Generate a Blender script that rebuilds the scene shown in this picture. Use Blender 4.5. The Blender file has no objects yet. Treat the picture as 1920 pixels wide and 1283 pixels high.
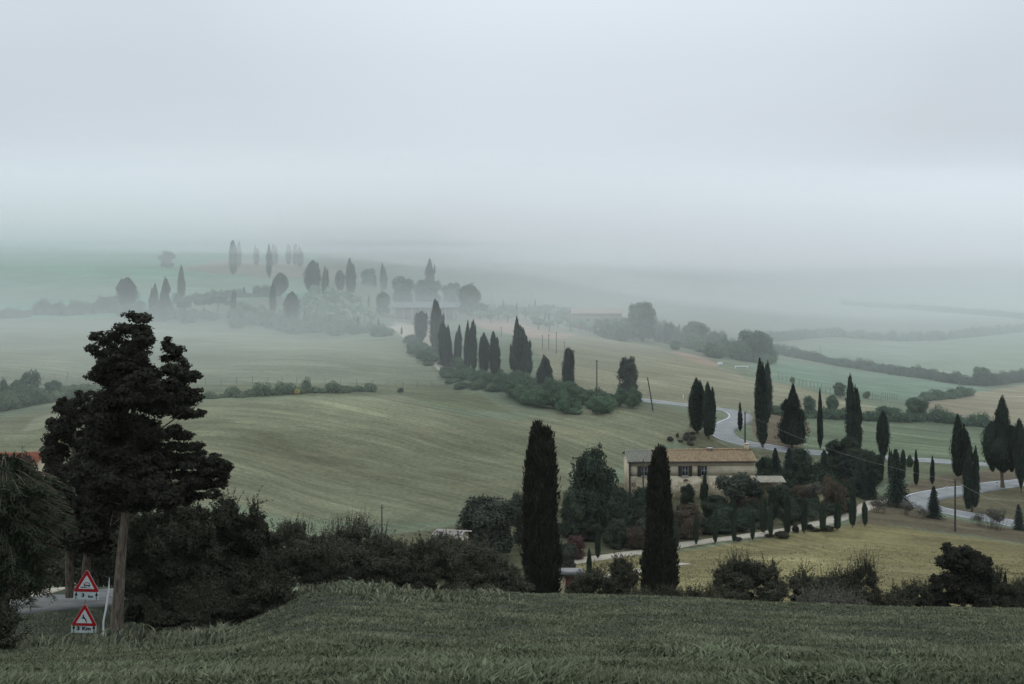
import bpy, math, random
import numpy as np
from mathutils import Vector

F = 2667.0          # focal length in photograph pixels (50 mm on a 36 mm sensor, 1920 px wide)
HZ = 440.0          # row of the camera's own height
rng = np.random.default_rng(11)
random.seed(11)
scn = bpy.context.scene
COL = scn.collection

# ------------------------------------------------------------------ noise
def _h(i, j, k, seed):
    n = (i * 374761393 + j * 668265263 + k * 2147483647 + seed * 974711) & 0xffffffff
    n = ((n ^ (n >> 13)) * 1274126177) & 0xffffffff
    return ((n ^ (n >> 16)) & 0xffff) / 65535.0

def vnoise(x, y, z=0.0, seed=0):
    x, y, z = np.broadcast_arrays(np.asarray(x, float), np.asarray(y, float), np.asarray(z, float))
    i, j, k = np.floor(x).astype(np.int64), np.floor(y).astype(np.int64), np.floor(z).astype(np.int64)
    u, v, w = x - i, y - j, z - k
    u, v, w = u*u*(3-2*u), v*v*(3-2*v), w*w*(3-2*w)
    r = 0
    for a in (0, 1):
        for b in (0, 1):
            for c in (0, 1):
                r = r + _h(i+a, j+b, k+c, seed) * (u if a else 1-u) * (v if b else 1-v) * (w if c else 1-w)
    return r * 2 - 1

def fbm(x, y, z=0.0, seed=0, o=3):
    r, a, f = 0, 1.0, 1.0
    for q in range(o):
        r = r + a * vnoise(np.asarray(x)*f, np.asarray(y)*f, np.asarray(z)*f, seed+q); a *= .5; f *= 2.03
    return r

# ------------------------------------------------------------------ the lie of the land
# per bearing (photo column) : distance -> row at which the ground there is seen
COLS = {
 -500: [(1,0,-1.9),(15,1283),(25,1252),(38,1228),(49,1208),(55,1186),(61,1160),(67,1140),(76,1118),(100,1100),(130,1050),(160,965),(190,870),(215,806),(240,770),(290,690),(350,640),(420,598),(470,565),(540,520),(620,485),(720,455),(850,440),(1400,430),(3200,425)],
 0: [(1,0,-1.9),(15,1283),(25,1252),(38,1228),(49,1208),(55,1186),(61,1155),(67,1132),(76,1112),(100,1105),(130,1055),(160,965),(190,870),(215,806),(240,770),(290,690),(350,640),(420,600),(470,565),(540,520),(620,485),(720,455),(850,440),(1400,430),(3200,425)],
 200: [(1,0,-1.9),(15,1283),(25,1250),(38,1222),(49,1200),(55,1180),(61,1150),(67,1126),(76,1103),(100,1110),(130,1060),(160,970),(190,865),(215,800),(240,763),(275,722),(330,655),(385,622),(420,598),(450,560),(500,527),(560,500),(640,480),(760,458),(900,442),(1400,430),(3200,425)],
 430: [(1,0,-1.9),(15,1283),(24,1240),(36,1205),(48,1184),(58,1168),(70,1150),(84,1158),(100,1115),(135,1070),(160,970),(190,868),(215,800),(240,750),(270,722),(330,655),(380,628),(405,600),(445,556),(500,524),(560,502),(640,480),(800,462),(1000,445),(1400,435),(3200,425)],
 600: [(1,0,-1.9),(15,1283),(22,1228),(32,1180),(44,1142),(55,1114),(64,1100),(74,1102),(86,1150),(135,1072),(158,1005),(168,975),(200,872),(225,790),(245,743),(262,728),(330,655),(380,632),(410,600),(450,558),(520,522),(590,498),(700,480),(850,468),(1100,455),(1600,440),(3200,430)],
 800: [(1,0,-1.9),(15,1283),(22,1232),(32,1188),(45,1148),(60,1120),(72,1108),(88,1150),(135,1072),(158,1012),(172,972),(200,880),(232,785),(252,752),(262,742),(275,724),(300,690),(340,650),(385,615),(450,585),(520,560),(600,535),(700,515),(850,497),(1100,480),(1600,460),(3200,440)],
 970: [(1,0,-1.9),(15,1283),(22,1234),(32,1192),(45,1153),(60,1127),(75,1114),(92,1140),(130,1090),(150,1040),(165,990),(180,950),(200,880),(232,795),(250,765),(265,735),(280,705),(300,675),(340,645),(400,615),(450,592),(520,568),(600,550),(700,532),(850,512),(1100,495),(1600,470),(3200,445)],
 1280: [(1,0,-1.9),(15,1283),(22,1237),(32,1197),(45,1160),(60,1136),(78,1122),(90,1140),(105,1134),(120,1112),(140,1062),(157,1022),(172,980),(188,930),(200,905),(215,858),(235,803),(255,768),(268,752),(290,727),(330,690),(380,664),(430,648),(520,622),(600,600),(800,570),(1000,552),(1500,520),(3200,470)],
 1600: [(1,0,-1.9),(15,1283),(22,1240),(32,1203),(45,1170),(60,1150),(78,1136),(90,1155),(105,1146),(120,1120),(140,1065),(160,1005),(172,966),(184,945),(196,915),(225,853),(250,818),(275,784),(300,750),(340,725),(400,700),(450,679),(560,645),(700,612),(850,592),(1100,572),(1500,545),(3200,480)],
 1900: [(1,0,-1.9),(15,1283),(22,1241),(32,1206),(45,1174),(60,1155),(78,1141),(90,1160),(105,1150),(125,1122),(145,1068),(165,1012),(180,975),(192,940),(205,905),(215,888),(228,873),(255,832),(280,800),(300,785),(340,750),(400,718),(430,706),(520,660),(700,618),(850,592),(1100,572),(1500,550),(3200,485)],
 2500: [(1,0,-1.9),(15,1283),(22,1241),(32,1206),(45,1174),(60,1155),(78,1141),(90,1160),(105,1150),(125,1122),(145,1068),(165,1012),(180,975),(192,940),(205,905),(215,888),(228,873),(255,832),(280,800),(300,785),(340,750),(400,718),(430,706),(520,660),(700,618),(850,592),(1100,572),(1500,550),(3200,485)],
}
def pchip(xk, yk, x):
    xk, yk = np.asarray(xk, float), np.asarray(yk, float)
    h = np.diff(xk); d = np.diff(yk)/h
    m = np.zeros_like(yk)
    for i in range(1, len(yk)-1):
        if d[i-1]*d[i] > 0:
            w1, w2 = 2*h[i]+h[i-1], h[i]+2*h[i-1]
            m[i] = (w1+w2)/(w1/d[i-1]+w2/d[i])
    m[0], m[-1] = d[0], d[-1]
    i = np.clip(np.searchsorted(xk, x)-1, 0, len(h)-1)
    t = (x-xk[i])/h[i]
    return ((2*t**3-3*t**2+1)*yk[i] + (t**3-2*t**2+t)*h[i]*m[i] + (-2*t**3+3*t**2)*yk[i+1] + (t**3-t**2)*h[i]*m[i+1])

YT = np.exp(np.linspace(math.log(1.0), math.log(3200.0), 2400))
PXT = np.linspace(-500, 2500, 1001)
_ck = sorted(COLS)
_tab = np.zeros((len(_ck), len(YT)))
for a, c in enumerate(_ck):
    ys = [k[0] for k in COLS[c]]
    zs = [k[2] if len(k) > 2 else -(k[1]-HZ)/F*k[0] for k in COLS[c]]
    _tab[a] = pchip(ys, zs, YT)
def _across(px):
    # catmull-rom across the bearings
    xk = np.array(_ck, float)
    i = np.clip(np.searchsorted(xk, px)-1, 0, len(xk)-2)
    h = xk[i+1]-xk[i]; t = ((px-xk[i])/h)[:, None]
    sl = np.zeros_like(_tab)
    sl[1:-1] = (_tab[2:]-_tab[:-2])/(xk[2:]-xk[:-2])[:, None]
    h = h[:, None]
    return ((2*t**3-3*t**2+1)*_tab[i]+(t**3-2*t**2+t)*h*sl[i]+(-2*t**3+3*t**2)*_tab[i+1]+(t**3-t**2)*h*sl[i+1])
ZT = _across(PXT)

def ground(x, y):
    x = np.asarray(x, float); y = np.asarray(y, float)
    yy = np.clip(y, 1.0, 3199.0)
    px = np.clip(960+F*x/yy, -499.9, 2499.9)
    a = (px+500)/3.0; i = np.clip(a.astype(int), 0, 999); a = a-i
    b = np.log(yy)/math.log(3200.0)*2399; j = np.clip(b.astype(int), 0, 2398); b = b-j
    z = (ZT[i, j]*(1-a)*(1-b)+ZT[i+1, j]*a*(1-b)+ZT[i, j+1]*(1-a)*b+ZT[i+1, j+1]*a*b)
    amp = np.clip((y-8)/60, .15, 1)
    z = z + amp*.14*vnoise(x/9.0, y/13.0, 0, 5) + .05*vnoise(x/2.1, y/2.6, 0, 6)*np.clip((y-5)/15, 0, 1)
    return z
def gz(x, y): return float(ground(x, y))
_YS = np.exp(np.linspace(math.log(12.0), math.log(3000.0), 6000))
def hit(px, py, ymin=12.0, ymax=3000.0):
    """world point of the ground seen in that direction, beyond ymin"""
    s = (px-960.0)/F
    ys = _YS[(_YS >= ymin) & (_YS <= ymax)]
    rows = HZ - ground(s*ys, ys)/ys*F
    k = np.nonzero(rows <= py)[0]
    if len(k) == 0: y = ys[-1]
    elif k[0] == 0: y = ys[0]
    else:
        q = k[0]; t = (rows[q-1]-py)/max(rows[q-1]-rows[q], 1e-6); y = ys[q-1]+t*(ys[q]-ys[q-1])
    return Vector((s*y, y, gz(s*y, y)))
def at(px, Y, py=None):
    x = (px-960.0)/F*Y
    return Vector((x, Y, gz(x, Y) if py is None else -(py-HZ)/F*Y))

# ------------------------------------------------------------------ mesh helpers
class MB:
    """collects quads / polygons with a per-face tone"""
    def __init__(s): s.v = []; s.f = []; s.t = []; s.n = 0
    def add(s, v, f, tone=.5):
        v = np.asarray(v, float).reshape(-1, 3); f = np.asarray(f, np.int64)
        s.v.append(v); s.f.append(f + s.n); s.n += len(v)
        s.t.append(np.full(len(f), tone) if np.isscalar(tone) else np.asarray(tone, float))
    def box(s, c, d, rz=0.0, tone=.5, tilt=None):
        x, y, z = [q/2.0 for q in d]
        v = np.array([(-x,-y,-z),(x,-y,-z),(x,y,-z),(-x,y,-z),(-x,-y,z),(x,-y,z),(x,y,z),(-x,y,z)])
        if tilt is not None: v = v @ np.array(tilt).T
        cz, sz = math.cos(rz), math.sin(rz)
        v = v @ np.array([(cz, sz, 0), (-sz, cz, 0), (0, 0, 1)]) + np.array(c)
        s.add(v, [(0,3,2,1),(4,5,6,7),(0,1,5,4),(1,2,6,5),(2,3,7,6),(3,0,4,7)], tone)
    def tube(s, pts, rad, n=6, tone=.5, cap=True):
        pts = np.asarray(pts, float); m = len(pts)
        rad = np.full(m, rad) if np.isscalar(rad) else np.asarray(rad, float)
        vs = []
        for i in range(m):
            d = pts[min(i+1, m-1)]-pts[max(i-1, 0)]; d /= max(np.linalg.norm(d), 1e-9)
            a = np.cross(d, (0, 0, 1)) if abs(d[2]) < .9 else np.cross(d, (1, 0, 0))
            a /= np.linalg.norm(a); b = np.cross(d, a)
            th = np.linspace(0, 2*math.pi, n, endpoint=False)[:, None]
            vs.append(pts[i]+rad[i]*(np.cos(th)*a+np.sin(th)*b))
        fs = [(i*n+k, (i+1)*n+k, (i+1)*n+(k+1) % n, i*n+(k+1) % n) for i in range(m-1) for k in range(n)]
        s.add(np.concatenate(vs), fs, tone)
        if cap and n == 4: s.add(np.concatenate([vs[0], vs[-1]]), [(0,1,2,3),(7,6,5,4)], tone)
        elif cap:
            s.add(np.concatenate([[pts[-1]], vs[-1]]), [(0, 1+k, 1+(k+1) % n, 0) for k in range(n)], tone)
    def leaves(s, c, d, nrm, L, W, tone):
        """kite-shaped leaves: centre c, axis d, normal nrm"""
        d = d/np.maximum(np.linalg.norm(d, axis=1, keepdims=True), 1e-9)
        w = np.cross(d, nrm); w /= np.maximum(np.linalg.norm(w, axis=1, keepdims=True), 1e-9)
        L = np.asarray(L, float).reshape(-1, 1)*np.ones((len(c), 1)); W = np.asarray(W, float).reshape(-1, 1)*np.ones((len(c), 1))
        v = np.stack([c-d*L*.5, c+w*W*.5-d*L*.05, c+d*L*.5, c-w*W*.5-d*L*.05], 1).reshape(-1, 3)
        f = np.arange(len(c)*4).reshape(-1, 4)
        s.add(v, f, tone)
    def mesh(s, name, mat=None, smooth=False):
        me = bpy.data.meshes.new(name)
        v = np.concatenate(s.v); 
        fl, tot, tones = [], [], np.concatenate(s.t)
        for f in s.f:
            if f.shape[1] == 4:
                deg = f[:, 0] == f[:, 3]
                if deg.any():
                    for row, dg in zip(f, deg): fl.append(row[:3] if dg else row); tot.append(3 if dg else 4)
                    continue
            fl.append(f.reshape(-1)); tot.extend([f.shape[1]]*len(f))
        fl = np.concatenate(fl).astype(np.int32); tot = np.array(tot, np.int32)
        me.vertices.add(len(v)); me.vertices.foreach_set('co', v.astype(np.float32).ravel())
        me.loops.add(len(fl)); me.loops.foreach_set('vertex_index', fl)
        me.polygons.add(len(tot)); st = np.concatenate([[0], np.cumsum(tot)[:-1]]).astype(np.int32)
        me.polygons.foreach_set('loop_start', st)
        me.update(calc_edges=True)
        at_ = me.attributes.new('tone', 'FLOAT', 'FACE'); at_.data.foreach_set('value', tones.astype(np.float32))
        if smooth: me.polygons.foreach_set('use_smooth', np.ones(len(tot), bool))
        if mat: me.materials.append(mat)
        return me

def link(name, me, parent=None, loc=None):
    o = bpy.data.objects.new(name, me); COL.objects.link(o)
    if parent: o.parent = parent
    if loc is not None: o.location = loc
    return o
def tag(o, label=None, cat=None, group=None, kind=None):
    if label: o['label'] = label
    if cat: o['category'] = cat
    if group: o['group'] = group
    if kind: o['kind'] = kind
    return o
def thing(name, label, cat, loc=(0,0,0), group=None, rz=0.0):
    o = bpy.data.objects.new(name, None); COL.objects.link(o); o.empty_display_size = .3
    o.location = loc; o.rotation_euler = (0, 0, rz)
    return tag(o, label, cat, group)

# ------------------------------------------------------------------ materials
def mat(name, rough=.85, spec=.25):
    m = bpy.data.materials.new(name); m.use_nodes = True
    nt = m.node_tree; b = nt.nodes['Principled BSDF']
    b.inputs['Roughness'].default_value = rough; b.inputs['Specular IOR Level'].default_value = spec
    return m, nt, b
def N(nt, t, **k):
    n = nt.nodes.new(t)
    for a, v in k.items(): setattr(n, a, v)
    return n
def rgb(c): return (c[0], c[1], c[2], 1)
def mixc(nt, a, b, fac, mode='MIX'):
    n = N(nt, 'ShaderNodeMix', data_type='RGBA', blend_type=mode)
    for sock, val in ((n.inputs[6], a), (n.inputs[7], b), (n.inputs[0], fac)):
        if hasattr(val, 'links'): nt.links.new(val, sock)
        elif isinstance(val, (int, float)): sock.default_value = val
        else: sock.default_value = rgb(val)
    return n.outputs[2]
def noise(nt, scale, detail=4, vec=None, rough=.55, dist=0.0):
    n = N(nt, 'ShaderNodeTexNoise'); n.inputs['Scale'].default_value = scale; n.inputs['Detail'].default_value = detail
    n.inputs['Roughness'].default_value = rough; n.inputs['Distortion'].default_value = dist
    if vec is not None: nt.links.new(vec, n.inputs['Vector'])
    return n.outputs['Fac']
def maprange(nt, v, a, b, c=0.0, d=1.0):
    n = N(nt, 'ShaderNodeMapRange'); n.inputs[1].default_value = a; n.inputs[2].default_value = b
    n.inputs[3].default_value = c; n.inputs[4].default_value = d; nt.links.new(v, n.inputs[0]); return n.outputs[0]
def objcoord(nt, scale=None):
    t = N(nt, 'ShaderNodeTexCoord').outputs['Object']
    if scale is None: return t
    m = N(nt, 'ShaderNodeMapping'); m.inputs['Scale'].default_value = scale; nt.links.new(t, m.inputs[0]); return m.outputs[0]
def bump(nt, b, h, strength=.4, dist=.05):
    n = N(nt, 'ShaderNodeBump'); n.inputs['Strength'].default_value = strength; n.inputs['Distance'].default_value = dist
    nt.links.new(h, n.inputs['Height']); nt.links.new(n.outputs[0], b.inputs['Normal'])

def foliage(name, dark, light, accent=None, vary=.25):
    m, nt, b = mat(name, .9, 0.0)
    a = N(nt, 'ShaderNodeAttribute', attribute_name='tone')
    c = mixc(nt, dark, light, a.outputs['Fac'])
    oi = N(nt, 'ShaderNodeObjectInfo')
    k = maprange(nt, oi.outputs['Random'], 0, 1, 1-vary, 1+vary)
    nz = noise(nt, 1.3, 2, objcoord(nt)); k2 = maprange(nt, nz, .3, .7, .8, 1.2)
    mm = N(nt, 'ShaderNodeMath', operation='MULTIPLY'); nt.links.new(k, mm.inputs[0]); nt.links.new(k2, mm.inputs[1])
    v = N(nt, 'ShaderNodeVectorMath', operation='SCALE'); nt.links.new(c, v.inputs[0]); nt.links.new(mm.outputs[0], v.inputs['Scale'])
    nt.links.new(v.outputs[0], b.inputs['Base Color'])
    return m
def plain(name, c1, c2, scale=6.0, rough=.8, spec=.2, detail=4, bumps=0.0, stretch=None):
    m, nt, b = mat(name, rough, spec)
    nz = noise(nt, scale, detail, objcoord(nt, stretch))
    f = maprange(nt, nz, .32, .68)
    nt.links.new(mixc(nt, c1, c2, f), b.inputs['Base Color'])
    if bumps: bump(nt, b, nz, bumps)
    return m

M = {}
M['bark'] = plain('bark', (.055,.042,.032), (.15,.115,.085), 9, .9, .1, 5, .6, (1,1,.25))
M['bark_pale'] = plain('pine_bark', (.06,.047,.037), (.22,.175,.13), 7, .9, .1, 6, .9, (2.0,2.0,.6))
M['cyp'] = foliage('cypress_leaves', (.020,.027,.021), (.075,.095,.070))
M['cyp_near'] = foliage('near_cypress_leaves', (.020,.020,.015), (.066,.062,.045), vary=.1)
M['hero'] = foliage('dark_tree_leaves', (.017,.016,.012), (.062,.058,.042), vary=.05)
M['cedar'] = foliage('cedar_needles', (.018,.023,.014), (.066,.076,.046), vary=.05)
M['scrub'] = foliage('crest_scrub_leaves', (.028,.028,.020), (.125,.118,.080))
M['bramble'] = foliage('thicket_leaves', (.022,.022,.016), (.095,.092,.062))
M['green'] = foliage('broadleaf_leaves', (.035,.060,.038), (.13,.19,.115))
M['garden'] = foliage('garden_leaves', (.022,.034,.024), (.088,.104,.068))
M['greyleaf'] = foliage('round_tree_leaves', (.026,.032,.024), (.095,.100,.074))
M['olive'] = foliage('olive_leaves', (.11,.18,.11), (.37,.50,.34))
M['shrub'] = foliage('shrub_leaves', (.045,.075,.043), (.155,.225,.13))
M['hedge'] = foliage('hedge_leaves', (.05,.080,.050), (.17,.21,.125))
M['rust'] = foliage('rust_leaves', (.060,.048,.034), (.15,.115,.08))
M['red'] = foliage('red_leaves', (.055,.032,.030), (.12,.070,.062))
M['brush'] = foliage('grey_brush_twigs', (.07,.065,.05), (.16,.15,.12))
M['yellow'] = foliage('yellow_blossom', (.30,.26,.08), (.60,.52,.18))
M['spruce'] = foliage('spruce_needles', (.022,.034,.027), (.075,.10,.074))
M['pole'] = plain('pole_wood', (.05,.045,.04), (.09,.08,.07), 4)
M['white'] = plain('white_paint', (.62,.63,.62), (.75,.76,.75), 3, .5)
# ------------------------------------------------------------------ plant builders
def unit(v): return v/np.maximum(np.linalg.norm(v, axis=-1, keepdims=True), 1e-9)
PROF = {
 'slim':   [(0,.30),(.06,.62),(.18,.88),(.38,1.0),(.6,.9),(.8,.62),(.93,.32),(1,.06)],
 'column': [(0,.55),(.05,.85),(.15,1.0),(.4,1.0),(.65,.94),(.82,.8),(.93,.58),(1,.28)],
 'ovoid':  [(0,.10),(.07,.30),(.2,.68),(.38,.95),(.55,1.0),(.72,.86),(.87,.58),(.96,.28),(1,.08)],
'blunt':  [(0,.42),(.03,.66),(.10,.90),(.25,1.0),(.6,1.0),(.80,.95),(.91,.80),(.97,.58),(1,.30)],
 'cone':   [(0,.45),(.06,.88),(.16,1.0),(.3,.95),(.5,.70),(.7,.45),(.88,.2),(1,.03)],
 'spire':  [(0,.35),(.1,.8),(.25,1.0),(.5,.8),(.75,.5),(.9,.28),(1,.05)],
}
def cypress_crown(mb, H, W, kind, n, L, seed, z0=0.0, spires=None, lean=0.0, rough=.12, w_leaf=.28):
    r = np.random.default_rng(seed)
    spires = spires or [(0, 0, 0, 1.0, 1.0, kind)]
    tot = sum(s[3]*s[4] for s in spires)
    for (sx, sy, b0, hh, ww, kd) in spires:
        pk = np.array(PROF[kd]); h, w = H*hh, W*ww*.5; zb = z0+H*b0
        m = int(n*hh*ww/tot)
        t = r.random(int(m*1.6)); keep = r.random(len(t)) < np.interp(t, pk[:, 0], pk[:, 1])+.12; t = t[keep][:m]; m = len(t)
        th = r.random(m)*2*math.pi
        rr = np.interp(t, pk[:, 0], pk[:, 1])*w
        lump = 1+rough*1.4*vnoise(np.cos(th)*1.8+5, np.sin(th)*1.8, t*h/max(W, .01)*2.2, seed)+rough*.9*vnoise(np.cos(th)*5, np.sin(th)*5+3, t*h/max(W, .01)*5, seed+1)
        rad = rr*lump*(1+.10*r.standard_normal(m)*.7)*r.uniform(.82, 1.03, m)
        c = np.stack([sx*W+rad*np.cos(th)+lean*t*h, sy*W+rad*np.sin(th), zb+t*h], 1)
        out = np.stack([np.cos(th), np.sin(th), np.zeros(m)], 1)
        d = unit(out*r.uniform(.15, .75, (m, 1))+np.array([0, 0, 1.0])+r.normal(0, .25, (m, 3)))
        nr = unit(out+r.normal(0, .6, (m, 3)))
        LL = L*r.uniform(.6, 1.5, m)
        clump = .5+.5*vnoise(c[:, 0]/W*7, c[:, 1]/W*7, c[:, 2]/W*5, seed+4)
        mb.leaves(c, d, nr, LL, LL*w_leaf, np.clip(.55*clump+.45*r.random(m), 0, 1))
        # the dense inside of the crown
        nt_, nh = 14, 22
        tt = np.linspace(.01, .97, nh); T, A = np.meshgrid(tt, np.linspace(0, 2*math.pi, nt_, endpoint=False), indexing='ij')
        R = np.interp(T, pk[:, 0], pk[:, 1])*w*.80*(1+rough*1.4*vnoise(np.cos(A)*1.8+5, np.sin(A)*1.8, T*h/max(W, .01)*2.2, seed))
        v = np.stack([sx*W+R*np.cos(A)+lean*T*h, sy*W+R*np.sin(A), zb+T*h], 2).reshape(-1, 3)
        f = [(i*nt_+k, i*nt_+(k+1) % nt_, (i+1)*nt_+(k+1) % nt_, (i+1)*nt_+k) for i in range(nh-1) for k in range(nt_)]
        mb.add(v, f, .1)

def blobs_foliage(mb, blobs, dens, L, seed, core=.66, gap=0.0, jit=.16, up=.35, ratio=.55, flat=0.0):
    """blobs: (x,y,z,rx,ry,rz). dens: leaves per unit of surface in leaf areas"""
    r = np.random.default_rng(seed)
    for q, (x, y, z, rx, ry, rz) in enumerate(blobs):
        area = 4*math.pi*((rx*ry)**1.6/3+(rx*rz)**1.6/3+(ry*rz)**1.6/3)**(1/1.6)
        n = max(12, int(area*dens/(L*L*ratio*.5)))
        u = unit(r.normal(size=(n, 3)))
        k = 1+jit*2*vnoise(u[:, 0]*2.2+q, u[:, 1]*2.2, u[:, 2]*2.2, seed)+r.normal(0, .06, n)
        k *= r.uniform(.80, 1.04, n)
        c = np.stack([x+u[:, 0]*rx*k, y+u[:, 1]*ry*k, z+u[:, 2]*rz*k], 1)
        if gap > 0:
            g = vnoise(c[:, 0]/(L*5), c[:, 1]/(L*5), c[:, 2]/(L*5), seed+9) > -1+gap*1.3
            c, u = c[g], u[g]; n = len(c)
        nr = unit(u+np.array([0, 0, up])+r.normal(0, .55, (n, 3)))
        d = np.cross(nr, unit(r.normal(size=(n, 3))))+.25*u
        if flat: d[:, 2] *= 1-flat
        LL = L*r.uniform(.55, 1.45, n)
        cl = .5+.5*vnoise(c[:, 0]/(L*7), c[:, 1]/(L*7), c[:, 2]/(L*7), seed+2)
        mb.leaves(c, d, nr, LL, LL*ratio, np.clip(.5*cl+.5*r.random(n), 0, 1))
        if core > 0:
            a = np.linspace(0, 2*math.pi, 8, endpoint=False); b = np.linspace(-1.35, 1.35, 6)
            B, A = np.meshgrid(b, a, indexing='ij')
            v = np.stack([x+rx*core*np.cos(B)*np.cos(A), y+ry*core*np.cos(B)*np.sin(A), z+rz*core*np.sin(B)], 2).reshape(-1, 3)
            v += r.normal(0, .04*min(rx, rz), v.shape)
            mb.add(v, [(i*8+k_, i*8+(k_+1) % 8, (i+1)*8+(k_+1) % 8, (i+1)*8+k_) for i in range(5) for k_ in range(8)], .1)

def twigs(mb, base, n, length, spread, rad, seed, up=1.0):
    r = np.random.default_rng(seed)
    for i in range(n):
        b = np.array(base)+r.normal(0, spread*.35, 3)*np.array([1, 1, .1])
        d = unit(np.array([r.normal(0, .35), r.normal(0, .35), up])); l = length*r.uniform(.5, 1.1)
        p = [b, b+d*l*.5+r.normal(0, .04*l, 3), b+d*l+r.normal(0, .08*l, 3)]
        mb.tube(p, [rad, rad*.6, rad*.25], 3, r.random(), cap=False)

def crown_blobs(r, n, rx, rz, cz, size=(.22, .38), flatbase=.4):
    out = []
    for i in range(n):
        u = unit(r.normal(size=3)); k = r.uniform(.25, .74)
        z = u[2]*k*rz
        if z < 0: z *= (1-flatbase)
        s = r.uniform(*size)
        out.append((u[0]*k*rx, u[1]*k*rx, cz+z, s*rx*1.1, s*rx*1.1, s*rz*.95))
    return out

def trunk_mesh(H, rad, limbs, seed, reach=.35, lean=0.0, spread=.22):
    r = np.random.default_rng(seed); mb = MB()
    n = 7; pts = [np.array([lean*H*i/n+r.normal(0, .006*H), r.normal(0, .006*H), H*i/n]) for i in range(n+1)]; pts[0][2] = -.06*H
    rr = [rad*(1.5 if i == 0 else 1.0-.62*i/n) for i in range(n+1)]
    mb.tube(pts, rr, 8, .5)
    for k in range(limbs):
        i = int(r.integers(3, n)); a = r.random()*6.28; l = reach*H*r.uniform(.6, 1.1)
        p0 = pts[i]; p1 = p0+np.array([math.cos(a)*spread*l*1.4, math.sin(a)*spread*l*1.4, l*.45]); p2 = p0+np.array([math.cos(a)*l*.75, math.sin(a)*l*.75, l*.85])
        mb.tube([p0, p1, p2], [rr[i]*.6, rr[i]*.4, rr[i]*.15], 5, .5, cap=False)
    return mb

# --- prototypes, height 1, width 1 (x,y are scaled by the width, z by the height)
PROTO = {}
def proto(key, crown, trunk): PROTO.setdefault(key, []).append((crown, trunk))
def _norm(mb, H, W):
    for i in range(len(mb.v)): mb.v[i] = mb.v[i]*np.array([1/W, 1/W, 1/H])
    return mb
for kind, H, W, var in (('slim', 10, 2.2, 5), ('column', 10, 2.6, 3), ('ovoid', 10, 4.6, 4), ('cone', 10, 5.2, 3), ('spire', 10, 1.6, 2)):
    for q in range(var):
        r = np.random.default_rng(100+q)
        mb = MB(); t0 = {'ovoid': .07, 'slim': .04, 'cone': .05, 'column': .03, 'spire': .03}[kind]
        sp = None
        if kind in ('slim', 'column') and q >= 1: sp = [(-.08*(q), .03, 0, 1.0, .78, kind), (.20, -.05, .03, .86-.05*q, .62, kind), (.02, -.2, .1, .76, .6, 'spire')]
        if kind == 'ovoid' and q == 1: sp = [(0, 0, 0, 1.0, .9, kind), (.16, .1, .12, .8, .65, kind), (-.2, 0, .15, .68, .6, kind)]
        if kind == 'cone' and q == 1: sp = [(-.08, 0, 0, 1.0, .85, kind), (.2, 0, 0, .78, .6, kind)]
        sp = list(sp or [(0, 0, 0, 1.0, .96, kind)])
        for e in range(9 if kind != 'spire' else 3):     # loose tips that break the outline
            a_ = r.random()*6.28; b_ = r.uniform(.35, .84); R_ = np.interp(b_, np.array(PROF[kind])[:, 0], np.array(PROF[kind])[:, 1])*.40
            sp.append((R_*math.cos(a_), R_*math.sin(a_), b_-.04, min(r.uniform(.13, .26), 1.0-b_), r.uniform(.16, .34), 'spire'))
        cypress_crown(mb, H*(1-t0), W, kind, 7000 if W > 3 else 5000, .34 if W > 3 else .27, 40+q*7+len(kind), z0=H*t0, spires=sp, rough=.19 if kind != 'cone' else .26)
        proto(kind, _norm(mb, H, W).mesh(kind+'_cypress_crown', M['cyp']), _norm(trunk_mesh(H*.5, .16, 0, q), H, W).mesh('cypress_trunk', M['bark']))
for q in range(4):   # broadleaf
    r = np.random.default_rng(200+q); H, W = 8.0, 7.0; mb = MB()
    blobs_foliage(mb, crown_blobs(r, 34, W*.50, H*.47, H*.54, (.22, .36), .12)+[(math.cos(a)*W*.26, math.sin(a)*W*.26, H*.20, W*.14, W*.14, H*.13) for a in np.arange(7)*.9+q], .75, .32, 300+q, core=.62, gap=.2)
    proto('broad', _norm(mb, H, W).mesh('broadleaf_crown', M['green']), _norm(trunk_mesh(H*.62, .2, 5, q), H, W).mesh('broadleaf_trunk', M['bark']))
for q in range(2):   # crown lifted clear on a stem
    r = np.random.default_rng(215+q); H, W = 8.0, 8.0; mb = MB()
    blobs_foliage(mb, crown_blobs(r, 26, W*.48, H*.40, H*.62, (.2, .34), .35), .75, .34, 315+q, core=.6, gap=.25)
    proto('parasol', _norm(mb, H, W).mesh('spreading_crown', M['green']), _norm(trunk_mesh(H*.62, .2, 5, 8+q), H, W).mesh('broadleaf_trunk', M['bark']))
for q in range(3):   # olive
    r = np.random.default_rng(230+q); H, W = 4.0, 4.2; mb = MB()
    blobs_foliage(mb, crown_blobs(r, 18, W*.45, H*.36, H*.62, (.25, .42)), .7, .22, 330+q, core=.45, gap=.35)
    proto('olive', _norm(mb, H, W).mesh('olive_crown', M['olive']), _norm(trunk_mesh(H*.6, .13, 4, 20+q), H, W).mesh('olive_trunk', M['bark']))
for q in range(4):   # shrub
    r = np.random.default_rng(260+q); H, W = 2.4, 3.6; mb = MB()
    bl = [(x*.9, y, z*.8+.05*H, a, b, c) for (x, y, z, a, b, c) in crown_blobs(r, 14, W*.46, H*.50, H*.46, (.28, .45), .3)]
    blobs_foliage(mb, bl, .75, .20, 360+q, core=.62, gap=.2)
    twigs(mb, (0, 0, H*.5), 8, H*.55, W*.4, .015, q)
    proto('shrub', _norm(mb, H, W).mesh('shrub_foliage', M['shrub']), None)
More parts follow.
